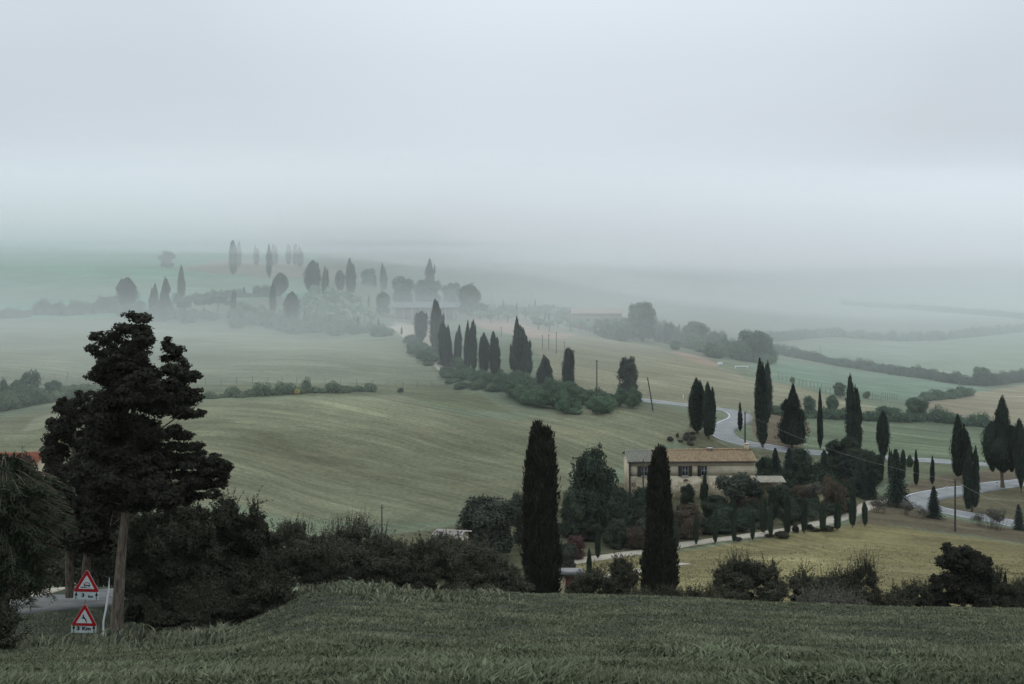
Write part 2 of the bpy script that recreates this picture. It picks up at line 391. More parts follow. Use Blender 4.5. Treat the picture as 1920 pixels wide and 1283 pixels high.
for q in range(2):   # spruce
    H, W = 8.0, 4.0; mb = MB(); r = np.random.default_rng(280+q)
    n = 9000; t = r.random(n)**1.25*.96; tier = np.floor(t*16)/16
    th = r.random(n)*6.283; br = np.floor(th/6.283*9)
    ang = br/9*6.283+tier*7+r.normal(0, .16, n); k = r.random(n)**.6
    rad = (1-t)**.85*W*.5*k*(1+.42*vnoise(br*3.1, tier*37, 0, q))*(.72+.38*(1-(t*16-np.floor(t*16))))
    z = H*(.06+.94*t)-rad*.28+r.normal(0, .04, n)
    c = np.stack([rad*np.cos(ang), rad*np.sin(ang), z], 1); out = np.stack([np.cos(ang), np.sin(ang), np.full(n, -.35)], 1)
    mb.leaves(c, unit(out+r.normal(0, .4, (n, 3))), unit(np.array([0, 0, 1.])+r.normal(0, .5, (n, 3))), .34*r.uniform(.6, 1.3, n), .09, r.random(n))
    cypress_crown(mb, H*.9, W*.42, 'cone', 500, .3, q, z0=H*.05)
    proto('spruce', _norm(mb, H, W).mesh('spruce_crown', M['spruce']), _norm(trunk_mesh(H*.9, .1, 0, 60+q), H, W).mesh('spruce_trunk', M['bark']))
for q in range(2):   # umbrella pine
    H, W = 6.0, 6.0; r = np.random.default_rng(290+q); mb = MB()
    bl = []
    for i in range(22):
        a, k = r.random()*6.28, math.sqrt(r.random())*.40*W
        bl.append((math.cos(a)*k, math.sin(a)*k, H*.72-.10*k+r.normal(0, .1), W*.13, W*.13, H*.13))
    blobs_foliage(mb, bl, .8, .25, 390+q, core=.6)
    proto('pine', _norm(mb, H, W).mesh('pine_crown', M['green']), _norm(trunk_mesh(H*.66, .14, 5, 70+q, reach=.3), H, W).mesh('pine_trunk', M['bark']))
for q in range(2):   # bare grey brush
    H, W = 2.4, 3.6; mb = MB(); r = np.random.default_rng(295+q)
    blobs_foliage(mb, crown_blobs(r, 12, W*.45, H*.45, H*.5, (.25, .4), .3), .28, .16, 395+q, core=0, gap=.3, ratio=.25)
    twigs(mb, (0, 0, 0), 60, H*.95, W*.5, .014, 5+q)
    proto('brush', _norm(mb, H, W).mesh('brush_twigs', M['brush']), None)

_cnt = {}
def plant(kind, px, base, top, w, label, name=None, cat=None, group=None, Y=None, material=None, ymin=100, var=None, sink=.0, ymax=3000):
    """kind of plant standing where the photograph shows its foot at (px, base); top and w give its size"""
    p = hit(px, base, ymin, ymax) if Y is None else at(px, Y)
    Y = p.y
    zt = -(top-HZ)/F*Y
    H = max(zt-p.z, .4); W = w/F*Y
    q = _cnt.get(kind, 0); _cnt[kind] = q+1
    crown, trunk = PROTO[kind][q % len(PROTO[kind]) if var is None else var]
    names = {'broad': ('broadleaf_tree', 'tree'), 'parasol': ('broadleaf_tree', 'tree'), 'olive': ('olive_tree', 'tree'), 'shrub': ('shrub', 'shrub'), 'spruce': ('spruce_tree', 'tree'), 'pine': ('umbrella_pine', 'tree'), 'brush': ('bare_shrub', 'shrub')}
    nm, ct = names.get(kind, ('cypress_tree', 'cypress'))
    rz = random.random()*6.28 if kind not in ('slim', 'column', 'cone') or w < 25 else random.uniform(-.4, .4)
    if trunk is None:
        o = link(name or nm, crown); o.location = (p.x, p.y, p.z-.04*H-sink); tag(o, label, cat or ct, group); o.scale = (W, W, H*1.04); o.rotation_euler = (0, 0, rz)
        if material: o.material_slots[0].link = 'OBJECT'; o.material_slots[0].material = material
        return o
    t = thing(name or nm, label, cat or ct, (p.x, p.y, p.z-sink), group, rz)
    if H > 2.5: t.rotation_euler = (random.gauss(0, .018), random.gauss(0, .018), rz)
    c = link('crown', crown, t); c.scale = (W, W, H)
    if material: c.material_slots[0].link = 'OBJECT'; c.material_slots[0].material = material
    k = link('trunk', trunk, t); k.scale = (W, W, H)
    return t

def px_blobs(lst, Y, squash=1.0, origin=None, r=None, depth=.8, split=1):
    """clumps given by where they are seen and how large, at distance Y, with a spread in depth of their own"""
    out = []
    for b in lst:
        px, py, rx, ry = b[:4]; dy = b[4] if len(b) > 4 else (r.normal(0, depth) if r is not None else 0)
        y = Y+dy; c = at(px, y, py); s = y/F
        out.append((c.x-origin.x, c.y-origin.y, c.z-origin.z, rx*s, (rx+ry)*.5*s*squash, ry*s))
    return out
def burst(r, blobs, n, k=.42, spread=.75, flat=.7):
    """break each clump into smaller ones on its surface"""
    out = []
    for (x, y, z, a, b, c) in blobs:
        for i in range(n):
            u = unit(r.normal(size=3)); s = r.uniform(.7, 1.25)*k
            out.append((x+u[0]*a*spread, y+u[1]*b*spread, z+u[2]*c*spread, a*s, b*s, c*s*flat))
    return out
# ------------------------------------------------------------------ ground sheet
def poly_world(pts, ymin=100, n=8):
    out = []
    for i in range(len(pts)):
        a, b = pts[i], pts[(i+1) % len(pts)]
        for k in range(n):
            t = k/n; p = hit(a[0]+(b[0]-a[0])*t, a[1]+(b[1]-a[1])*t, ymin)
            out.append((p.x/p.y, math.log(p.y)))
    return np.array(out)
def inside(P, X, Y):
    r = np.zeros(X.shape, bool)
    box = (X > P[:,0].min()) & (X < P[:,0].max()) & (Y > P[:,1].min()) & (Y < P[:,1].max())
    xi, yi = X[box], Y[box]; c = np.zeros(xi.shape, bool)
    j = len(P)-1
    for i in range(len(P)):
        x1, y1, x2, y2 = P[i, 0], P[i, 1], P[j, 0], P[j, 1]
        if y1 != y2: c ^= ((y1 > yi) != (y2 > yi)) & (xi < (x2-x1)*(yi-y1)/(y2-y1)+x1)
        j = i
    r[box] = c; return r
FIELDS = [
 ((.185,.20,.15), [(880,560),(1000,520),(1500,500),(2400,500),(2400,640),(1500,690),(1300,650),(1000,620)]),
 ((.14,.30,.195), [(-450,608),(0,600),(200,597),(330,575),(470,560),(600,560),(600,480),(300,440),(-450,440)]),
 ((.17,.29,.20), [(-450,575),(0,560),(300,556),(480,552),(600,535),(520,522),(380,518),(250,520),(0,512),(-450,500)]),
 ((.22,.31,.23), [(0,545),(200,535),(330,520),(500,520),(600,535),(560,548),(400,552),(200,560),(0,568)]),
 ((.24,.22,.17), [(330,505),(420,487),(500,490),(640,505),(700,530),(560,525),(420,515)]),
 ((.34,.33,.27), [(330,502),(400,490),(470,488),(560,492),(560,496),(470,493),(400,495),(345,506)]),
 ((.205,.225,.155), [(-450,720),(-450,612),(0,603),(200,600),(430,614),(600,636),(745,640),(775,662),(832,718),(700,723),(500,717),(380,722),(180,720),(0,720)]),
 ((.13,.145,.085), [(180,722),(380,722),(500,718),(830,720),(900,740),(960,775),(870,770),(800,755),(745,741),(600,744),(380,750),(180,755)]),
 ((.172,.180,.115), [(-450,980),(-450,800),(0,785),(180,757),(380,752),(600,746),(745,743),(800,760),(870,778),(960,790),(1100,768),(1190,760),(1250,764),(1290,775),(1300,800),(1275,825),(1200,850),(1150,880),(1100,900),(1000,940),(850,976),(700,981),(540,972),(430,940),(200,960)]),
 ((.25,.26,.18), [(60,785),(180,760),(300,765),(200,790),(100,800),(40,810)]),
 ((.225,.22,.145), [(985,625),(1130,634),(1240,652),(1340,682),(1400,707),(1500,727),(1600,757),(1700,777),(1560,785),(1440,772),(1290,757),(1190,747),(1080,735),(1030,700)]),
 ((.34,.25,.20), [(880,598),(960,602),(1010,618),(1085,628),(1050,636),(980,632),(900,614)]),
 ((.30,.23,.17), [(1260,658),(1300,664),(1350,684),(1330,688),(1280,672)]),
 ((.165,.24,.175), [(1400,680),(1480,676),(1640,700),(1750,712),(1860,730),(1880,742),(1700,755),(1560,738),(1430,708)]),
 ((.20,.255,.18), [(1500,650),(1700,640),(1920,620),(2400,590),(2400,700),(1920,708),(1760,708),(1640,690),(1500,657)]),
 ((.27,.24,.165), [(1720,755),(1830,737),(1920,722),(2400,700),(2400,792),(1920,795),(1760,778)]),
 ((.135,.17,.11), [(1500,787),(1700,785),(1900,802),(2400,805),(2400,900),(1900,880),(1800,864),(1640,856),(1500,845),(1430,832),(1412,800)]),
 ((.14,.115,.08), [(1412,775),(1500,780),(1520,800),(1500,842),(1430,834),(1410,812)]),
 ((.14,.16,.10), [(1480,850),(1640,862),(1800,872),(1920,885),(1900,898),(1740,905),(1600,905),(1480,890)]),
 ((.135,.115,.08), [(1690,912),(1760,895),(1900,876),(2400,880),(2400,905),(1925,898),(1800,918),(1700,933)]),
 ((.12,.11,.07), [(1700,930),(1900,905),(2400,880),(2400,1000),(1920,990),(1800,965),(1740,950)]),
 ((.125,.105,.070), [(1600,985),(1640,945),(1700,947),(1750,966),(1920,996),(2400,1010),(2400,1045),(1920,1018),(1700,985)]),
 ((.105,.105,.062), [(700,1010),(850,985),(1000,945),(1100,900),(1190,905),(1420,890),(1500,890),(1640,940),(1560,975),(1440,1003),(1270,1030),(1120,1050),(1050,1070),(900,1110),(700,1100)]),
 ((.20,.178,.088), [(1000,1125),(1050,1066),(1120,1052),(1280,1032),(1440,1007),(1600,982),(1700,988),(1920,1020),(2400,1035),(2400,1190),(1900,1160),(1280,1145)]),
 ((.40,.33,.28), [(1270,815),(1310,820),(1345,830),(1330,838),(1290,832)]) if False else ((.36,.31,.26), [(735,602),(790,612),(835,630),(800,668),(772,648),(742,622)]),
 ((.12,.12,.075), [(1270,838),(1290,800),(1330,812),(1350,832),(1400,842),(1480,850),(1470,870),(1330,850)]),
]
def build_ground():
    u = np.concatenate([np.linspace(-1.25, -.44, 60, endpoint=False), np.linspace(-.44, .44, 900, endpoint=False), np.linspace(.44, 1.25, 61)])
    ys = np.concatenate([np.linspace(-20, 12, 40, endpoint=False), np.exp(np.linspace(math.log(12), math.log(95), 230, endpoint=False)),
                         np.exp(np.linspace(math.log(95), math.log(480), 420, endpoint=False)), np.exp(np.linspace(math.log(480), math.log(3150), 150))])
    Yg, U = np.meshgrid(ys, u, indexing='ij')
    Xg = U*(Yg+25)
    Z = np.where(Yg < 1, -1.9, 0)+0.0; Z = ground(Xg, Yg); 
    far = np.clip((Yg-120)/100, 0, 1)
    v = np.stack([Xg, Yg, Z], 2).reshape(-1, 3)
    S = np.clip(Xg/np.maximum(Yg, 1), -1.2, 1.2); LY = np.log(np.maximum(Yg, 1))
    wob = .0012*vnoise(Xg/6, Yg/6, 0, 31); wob2 = .006*vnoise(Xg/7, Yg/7, 0, 32)
    c = np.zeros(Yg.shape+(3,)); c[:] = (.13, .15, .095)
    c[Yg < 100] = (.040, .045, .030)
    for col, poly in FIELDS:
        m = inside(poly_world(poly), S+wob, LY+wob2)
        c[m & (Yg > 100)] = np.array(col)*(.83, .80, .755)
    pale = np.clip((Yg-760)/120, 0, 1)[..., None]; c = c*(1-pale)+pale*np.array((.42,.42,.38))  # far ground colour made pale, added to brighten the fog above it from below
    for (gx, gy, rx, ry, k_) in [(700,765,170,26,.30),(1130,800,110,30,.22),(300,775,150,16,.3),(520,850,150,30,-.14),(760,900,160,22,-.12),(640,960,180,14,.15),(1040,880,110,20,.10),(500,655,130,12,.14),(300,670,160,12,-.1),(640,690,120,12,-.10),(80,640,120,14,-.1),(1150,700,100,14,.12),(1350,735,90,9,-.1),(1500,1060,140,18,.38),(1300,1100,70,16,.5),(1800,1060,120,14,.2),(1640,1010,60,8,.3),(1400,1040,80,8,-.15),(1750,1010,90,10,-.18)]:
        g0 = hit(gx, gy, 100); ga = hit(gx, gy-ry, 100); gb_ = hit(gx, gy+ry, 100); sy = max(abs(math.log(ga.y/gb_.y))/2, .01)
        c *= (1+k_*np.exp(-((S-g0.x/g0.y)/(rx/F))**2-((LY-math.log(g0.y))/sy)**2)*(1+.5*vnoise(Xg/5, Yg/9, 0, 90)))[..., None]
    # soft change from one field to the next
    for _ in range(2):
        c[1:-1, 1:-1] = (c[1:-1, 1:-1]*2+c[:-2, 1:-1]+c[2:, 1:-1]+c[1:-1, :-2]+c[1:-1, 2:])/6
    # rows of tillage follow the lie of each field
    main = (Yg > 150) & (Yg < 262) & (Xg < 35)
    b = np.where(main, Yg+.011*(Xg+50)**2*np.where(Xg > -50, 1, 0), Yg+.22*Xg)
    b = b+2.5*vnoise(Xg/30, Yg/30, 0, 77)
    near = np.clip((Yg-95)/20, 0, 1); b = b*near+(1-near)*(Yg*.4)
    nr, nc = Yg.shape
    idx = np.arange(nr*nc).reshape(nr, nc)
    f = np.stack([idx[:-1, :-1], idx[:-1, 1:], idx[1:, 1:], idx[1:, :-1]], 2).reshape(-1, 4)
    mb = MB(); mb.add(v, f)
    m, nt, bs = mat('ground', .95, .05)
    at_ = N(nt, 'ShaderNodeAttribute', attribute_name='soil').outputs['Color']
    fl = N(nt, 'ShaderNodeAttribute', attribute_name='rows').outputs['Vector']
    def mp(sc):
        q = N(nt, 'ShaderNodeMapping'); q.inputs['Scale'].default_value = sc; nt.links.new(fl, q.inputs[0]); return q.outputs[0]
    s1 = noise(nt, 1.0, 5, mp((.06, .50, 1)), .7); s2 = noise(nt, 1.0, 4, mp((.02, .13, 1)), .6); s3 = noise(nt, 1.6, 6, objcoord(nt), .75)
    s4 = noise(nt, .035, 4, objcoord(nt), .6, 1.0)
    w = N(nt, 'ShaderNodeTexWave', wave_type='BANDS', bands_direction='Y'); w.inputs['Scale'].default_value = .028; w.inputs['Distortion'].default_value = 3.5; w.inputs['Detail Scale'].default_value=.15; nt.links.new(fl, w.inputs[0])
    def mul(a, b_):
        q = N(nt, 'ShaderNodeMath', operation='MULTIPLY'); nt.links.new(a, q.inputs[0])
        if hasattr(b_, 'links'): nt.links.new(b_, q.inputs[1])
        else: q.inputs[1].default_value = b_
        return q.outputs[0]
    k = mul(mul(maprange(nt, s1, .25, .75, .64, 1.36), maprange(nt, s2, .3, .7, .84, 1.16)), mul(maprange(nt, s3, .25, .75, .58, 1.42), maprange(nt, s4, .3, .7, .82, 1.18)))
    lin = mul(maprange(nt, w.outputs['Fac'], .90, 1.0, 1.0, 1.0), 1.0)
    wt = N(nt, 'ShaderNodeMath', operation='MULTIPLY_ADD'); nt.links.new(maprange(nt, w.outputs['Fac'], .84, 1.0, 0, .30), wt.inputs[0]); nt.links.new(maprange(nt, s4, .45, .65), wt.inputs[1]); wt.inputs[2].default_value = 1.0; lin = wt.outputs[0]
    k = mul(k, lin)
    vm = N(nt, 'ShaderNodeVectorMath', operation='SCALE'); nt.links.new(at_, vm.inputs[0]); nt.links.new(k, vm.inputs['Scale'])
    dry = mixc(nt, vm.outputs[0], (.30, .26, .15), maprange(nt, noise(nt, .11, 5, objcoord(nt, (.5, 1, 1)), .7), .56, .78, 0, .40))
    nt.links.new(dry, bs.inputs['Base Color']); bump(nt, bs, s3, .5, .12)
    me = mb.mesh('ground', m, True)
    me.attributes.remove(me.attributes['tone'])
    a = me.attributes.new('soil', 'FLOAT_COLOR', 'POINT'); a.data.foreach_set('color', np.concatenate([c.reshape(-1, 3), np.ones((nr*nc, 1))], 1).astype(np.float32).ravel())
    a = me.attributes.new('rows', 'FLOAT_VECTOR', 'POINT'); a.data.foreach_set('vector', np.stack([Xg, b, 0*b], 2).reshape(-1).astype(np.float32))
    tag(link('ground', me), kind='structure')
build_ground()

# ------------------------------------------------------------------ roads
def curve_pts(P, step=1.0):
    P = [np.array(p[:2]) for p in P]; P = [2*P[0]-P[1]]+P+[2*P[-1]-P[-2]]; out = []
    for i in range(1, len(P)-2):
        n = max(2, int(np.linalg.norm(P[i+1]-P[i])/step))
        for k in range(n):
            t = k/n; a, b, c, d = P[i-1], P[i], P[i+1], P[i+2]
            out.append(.5*((2*b)+(c-a)*t+(2*a-5*b+4*c-d)*t*t+(3*b-a-3*c+d)*t**3))
    out.append(P[-2]); return np.array(out)
def strip(C, offs, lift, closed_side=True, wob=0.0):
    d = np.gradient(C, axis=0); d /= np.maximum(np.linalg.norm(d, axis=1, keepdims=True), 1e-9)
    nrm = np.stack([-d[:, 1], d[:, 0]], 1); m = len(offs); rows = []
    for q, o in enumerate(offs):
        oo = o+(wob*vnoise(np.arange(len(C))*.31, q*9.1, 0, 3) if wob and q in (0, m-1) else 0)
        p = C+nrm*np.reshape(oo, (-1, 1))*np.ones((len(C), 1)); rows.append(p)
    R = np.stack(rows, 1); z = ground(R[..., 0], R[..., 1])
    zc = np.maximum(z, z[:, m//2:m//2+1]-.05)+lift
    if closed_side: zc[:, 0] -= lift+.25; zc[:, -1] -= lift+.25
    v = np.concatenate([R, zc[..., None]], 2).reshape(-1, 3); n = len(C)
    f = [(i*m+k, (i+1)*m+k, (i+1)*m+k+1, i*m+k+1) for i in range(n-1) for k in range(m-1)]
    return v, f
def road(name, pts, width, material, ymin=100, lift=.07, lines=None, wob=0.0, world=False):
    W = [np.array([p[0], p[1]]) for p in pts] if world else [np.array([p.x, p.y]) for p in (hit(a[0], a[1], a[2] if len(a) > 2 else ymin) for a in pts)]
    C = curve_pts(W, .8); h = width/2
    mb = MB(); mb.add(*strip(C, [-h-.05, -h, -h*.5, 0, h*.5, h, h+.05], lift, wob=wob))
    o = tag(link(name, mb.mesh(name, material, True)), kind='structure')
    if lines:
        for sgn in (-1, 1):
            mb = MB(); mb.add(*strip(C, [sgn*(h-.28)-.07, sgn*(h-.28)+.07], lift+.015, False))
            link('edge_line', mb.mesh('edge_line', lines), o)
    return o
m, nt, b = mat('asphalt', .8, .12)
nz = noise(nt, .5, 5, objcoord(nt), .6); nz2 = noise(nt, 14, 4, objcoord(nt))
nt.links.new(mixc(nt, mixc(nt, (.16,.163,.16), (.29,.295,.29), maprange(nt, nz, .3, .7)), (.27,.27,.26), maprange(nt, nz2, .3, .8, 0, .4)), b.inputs['Base Color'])
nt.links.new(maprange(nt, nz, .3, .7, .7, .9), b.inputs['Roughness']); M['asphalt'] = m
M['asphalt_dark'] = plain('old_asphalt', (.085,.085,.08), (.16,.16,.15), .9, .9, .1, 6, .2)
M['gravel'] = plain('pale_gravel', (.30,.26,.20), (.46,.41,.33), 2.2, .95, .1, 6, .3)
M['line'] = plain('road_paint', (.55,.56,.56), (.72,.73,.73), 2, .6)
road('road', [(1188,750,240),(1240,755,240),(1290,761,240),(1335,766,240),(1374,773,240),(1388,784,240),(1368,797,230),(1352,808,225),(1364,822,222),(1400,832,218),(1440,838,215),(1480,845,210),(1560,853,205),(1640,858,200),(1720,863,200),(1800,868,200),(1870,874,200),(1960,878,200),(2040,886,195),(2030,896,190),(1975,899,190),(1920,904,190),(1860,912,190),(1790,922,185),(1736,932,182),(1722,942,180),(1745,953,178),(1785,962,175),(1830,970,172),(1880,979,170),(1960,995,165),(2080,1010,160)], 4.3, M['asphalt'], lines=M['line'])
road('dirt_track', [(1700,944,175),(1655,941,170),(1625,950,165),(1590,965,160),(1545,980,158),(1500,990,150),(1440,1001,150),(1375,1010,145),(1310,1018,145),(1270,1024,140),(1200,1036,138),(1130,1046,135),(1060,1058,130)], 2.3, M['gravel'], wob=.35)
road('pasture_path', [(1040,1092,110),(1100,1086,115),(1150,1080,115),(1200,1070,118),(1245,1062,118),(1290,1058,118)], 1.4, M['gravel'], wob=.5)
road('hill_track', [(742,612,380),(758,626,370),(775,640,350),(795,655,330),(808,672,310),(850,700,270)], 3.2, M['gravel'], wob=.4)
# the lane by the road signs
lane = [(-46,60.5),(-36,60.5),(-28,61.3),(-22.5,63.5),(-19.3,68),(-18.6,75),(-20,84),(-24,100)]
road('lane', lane, 5.2, M['asphalt_dark'], world=True, wob=.25, lift=.05)
road('lane_shoulder', [(-46,65.6),(-33,66),(-27.5,68),(-25.5,73),(-27,82)], 4.0, M['gravel'], world=True, wob=.5, lift=.03)

# ------------------------------------------------------------------ sky, sun, air
w = bpy.data.worlds.new('World'); scn.world = w; w.use_nodes = True
nt = w.node_tree; bg = nt.nodes['Background']
sky = N(nt, 'ShaderNodeTexSky', sky_type='NISHITA'); sky.sun_disc = False
SUN_EL, SUN_AZ = math.radians(34), math.radians(4)
sky.sun_elevation = SUN_EL; sky.sun_rotation = SUN_AZ; sky.dust_density = 4; sky.air_density = 1.0
sc = N(nt, 'ShaderNodeVectorMath', operation='SCALE'); nt.links.new(sky.outputs[0], sc.inputs[0]); sc.inputs['Scale'].default_value = .10
tc = N(nt, 'ShaderNodeTexCoord').outputs['Generated']
cl = noise(nt, 1.6, 3, tc, .5, .3)
cloud = mixc(nt, (.535,.605,.675), (.60,.685,.765), maprange(nt, cl, .35, .65))
sep = N(nt, 'ShaderNodeSeparateXYZ'); nt.links.new(tc, sep.inputs[0])
zen = N(nt, 'ShaderNodeVectorMath', operation='SCALE'); dp = N(nt, 'ShaderNodeVectorMath', operation='DOT_PRODUCT'); nt.links.new(tc, dp.inputs[0]); dp.inputs[1].default_value = (.05, .96, .27)
glow = mixc(nt, cloud, (.67, .765, .865), maprange(nt, dp.outputs['Value'], .955, 1.0, 0, .75))
nt.links.new(mixc(nt, sc.outputs[0], glow, .96), zen.inputs[0])
hz = maprange(nt, sep.outputs[2], .0, .11, .985, 1.0); up = maprange(nt, sep.outputs[2], .12, .75, 1.0, 1.78)
ml = N(nt, 'ShaderNodeMath', operation='MULTIPLY'); nt.links.new(hz, ml.inputs[0]); nt.links.new(up, ml.inputs[1]); nt.links.new(ml.outputs[0], zen.inputs['Scale'])   # an overcast sky is brightest overhead
nt.links.new(zen.outputs[0], bg.inputs['Color']); bg.inputs['Strength'].default_value = 1.0
sun = bpy.data.lights.new('sun', 'SUN'); sun.energy = .6; sun.angle = math.radians(30); sun.color = (1, .97, .92)
so = bpy.data.objects.new('sun', sun); COL.objects.link(so)
sd = Vector((math.sin(SUN_AZ)*math.cos(SUN_EL), math.cos(SUN_AZ)*math.cos(SUN_EL), math.sin(SUN_EL)))
so.rotation_euler = (-sd).to_track_quat('-Z', 'Y').to_euler()

def air(name, poly, z0, z1, dens, color, aniso=.0, label=None):
    mb = MB(); n = len(poly)
    v = [(x, y, z0) for x, y in poly]+[(x, y, z1) for x, y in poly]
    mb.add(v, [(i, (i+1) % n, (i+1) % n+n, i+n) for i in range(n)])
    mb.add(v[:n], [list(range(n))[::-1]]); mb.add(v[n:], [list(range(n))])
    me = mb.mesh(name); me.attributes.remove(me.attributes['tone'])
    me.materials.append(air_mat(name, dens, color, aniso))
    return tag(link(name, me), kind='stuff')
def air_mat(name, dens, color, aniso=0.0):
    m = bpy.data.materials.new(name); m.use_nodes = True; nt = m.node_tree; nt.nodes.clear()
    o = N(nt, 'ShaderNodeOutputMaterial'); p = N(nt, 'ShaderNodeVolumePrincipled')
    p.inputs['Color'].default_value = rgb(color); p.inputs['Density'].default_value = dens; p.inputs['Anisotropy'].default_value = aniso
    p.inputs['Density Attribute'].default_value = ''
    nt.links.new(p.outputs[0], o.inputs['Volume'])
    try: m.cycles.homogeneous_volume = True
    except Exception: pass
    return m
air('haze', [(-4200,-24),(4200,-24),(4200,3300),(-4200,3300)], -135, 3.2, .00007, (.95,.97,.97))
AIR = [ # low mist: near edge left .. right, far edge, bottom, top, density, colour
 (205, 240, 1500, -130.5, -14.0, .0013, (.97,.999,.98)),
 (275, 370, 1450, -131.5, -17.0, .0016, (.97,.999,.98)),
]
for q, (yl, yr, yf, z0, z1, dn, cc) in enumerate(AIR):
    air('haze', [(-4100+q*10,yl-30),(-60,yl),(60,yr),(4100-q*10,yr+30),(4100-q*10,yf),(-4100+q*10,yf)], z0+q*.37, z1, dn, cc, .15)
# the mist that fills the left-hand slope thins out towards the right
air('haze', [(-4080,165),(-70,195),(20,270),(60,420),(0,700),(-150,1480),(-4080,1480)], -129.3, -2.5, .0009, (.97,.999,.98), .15)
air('haze', [(-4060,235),(-80,262),(10,320),(50,450),(-10,720),(-170,1470),(-4060,1470)], -129.7, -3.4, .0012, (.97,.999,.98), .15)
def cloud_base(x, y, k):
    s = np.clip(x/np.maximum(y, 1), -.6, .6)
    zc = np.interp(s, [-.6, -.36, -.2, 0, .2, .36, .6], [-5.5, -7, -9.5, -14, -22, -27, -30])
    return zc*(.35+.65*y/560)*(1+.22*vnoise(x/70, y/110, 0, 50+k)+.10*vnoise(x/22, y/40, 0, 60+k))
def cloud(y0, y1, top, dens, lift, k, color):
    xs = np.linspace(-1, 1, 90); ys = np.concatenate([np.linspace(y0, 1000, 40), np.linspace(1040, y1, 12)])
    Yg, U = np.meshgrid(ys, xs, indexing='ij'); Xg = U*(Yg*.62+60)
    Yg = Yg+np.where(Yg < y0+1, 5*vnoise(Xg/60, 0, 0, k), 0)
    Yg = Yg+170*np.clip(U*1.5+.15, 0, 1)*(1-(Yg-y0)/(3150-y0))
    zb = np.minimum(cloud_base(Xg, Yg, k)+lift, top-.5); nr, nc = zb.shape
    ramp = np.clip((Yg-y0)/140, 0, 1); zb = np.where(zb < -2, -2+(zb+2)*(.25+.75*ramp), zb)
    v = np.concatenate([np.stack([Xg, Yg, zb], 2).reshape(-1, 3), np.stack([Xg, Yg, np.maximum(top+(.02*abs(top)+.5)*vnoise(Xg/90, Yg/240, 0, 80+k), zb+.3)], 2).reshape(-1, 3)])
    i = np.arange(nr*nc).reshape(nr, nc); M_ = nr*nc
    qd = lambda A: np.stack([A[:-1, :-1], A[:-1, 1:], A[1:, 1:], A[1:, :-1]], 2).reshape(-1, 4)
    mb = MB(); f = [qd(i)[:, ::-1], qd(i)+M_]
    def side(e, flip):
        w_ = np.stack([e[:-1], e[1:], e[1:]+M_, e[:-1]+M_], 1); f.append(w_[:, ::-1] if flip else w_)
    side(i[0], False); side(i[-1], True); side(i[:, 0], True); side(i[:, -1], False)
    mb.add(v, np.concatenate(f)); me = mb.mesh('haze'); me.attributes.remove(me.attributes['tone'])
    me.materials.append(air_mat('low_cloud', dens, color, .2)); tag(link('haze', me), kind='stuff')
CW = (.9995, .996, .9985)
cloud(425, 3150, 24, .0016, 1.0, 1, CW)
cloud(500, 3140, 30, .0022, 0.0, 2, CW)
cloud(570, 3130, 38, .0022, -1.5, 3, CW)
cloud(640, 3125, 16, .0040, -1, 7, CW)
cloud(610, 3120, 60, .0010, 1, 4, CW)
air('haze', [(-4050,425),(-70,440),(0,510),(-60,900),(-4050,905)], -10.3, 20, .0020, CW, .2)
air('haze', [(-4040,455),(-80,470),(-20,530),(-80,910),(-4040,915)], -6.6, 14, .0044, CW, .2)

# ------------------------------------------------------------------ camera
cam = bpy.data.cameras.new('camera'); co = bpy.data.objects.new('camera', cam); COL.objects.link(co); scn.camera = co
cam.lens = 50; cam.sensor_width = 36; cam.clip_end = 9000; cam.clip_start = .1
F_true = 1920*50/36
cam.shift_y = -(641.5-HZ)/1920.0
co.location = (0, 0, 0); co.rotation_euler = (math.radians(90), 0, 0)
scn.view_settings.view_transform = 'Standard'; scn.view_settings.look = 'None'; scn.view_settings.exposure = 0; scn.view_settings.gamma = 1
scn.cycles.volume_bounces = 24; scn.cycles.max_bounces = 26; scn.cycles.diffuse_bounces = 3; scn.cycles.glossy_bounces = 2
scn.cycles.use_denoising = True; scn.cycles.sample_clamp_indirect = 4
# ------------------------------------------------------------------ far hillside: trees in the fog
FG = 'cypresses fading into the fog on the ridge'
for px, base, top, w, kind, lab in [
 (437,516,450,16,'slim','tall foggy cypress alone at the head of the ridge row, left end'),
 (448,500,452,11,'slim','thin faint cypress tucked just behind the tall ridge row leader'),
 (481,498,460,12,'slim','faint cypress in the fog between the ridge leader and the pair right of it'),
 (505,522,458,13,'slim','darker foggy cypress standing lowest of the ridge row'),
 (516,498,456,11,'slim','pale cypress ghosted in fog right behind the lowest one of the ridge row'),
 (541,497,458,12,'slim','faint cypress starting the three-tree bunch at the ridge row end'),
 (553,498,456,10,'slim','faint middle cypress of the three-tree bunch at the ridge row end'),
 (563,501,460,12,'slim','last faint cypress of the three-tree bunch, right end of the ridge row'),
]: plant(kind, px, base, top, w, lab, group=FG, ymin=430)
plant('broad', 313, 503, 468, 32, 'round foggy tree standing alone at the edge of the upper green field')
plant('broad', 1769, 562, 524, 46, 'pale round tree almost lost in fog on the far bare slope', ymin=600)

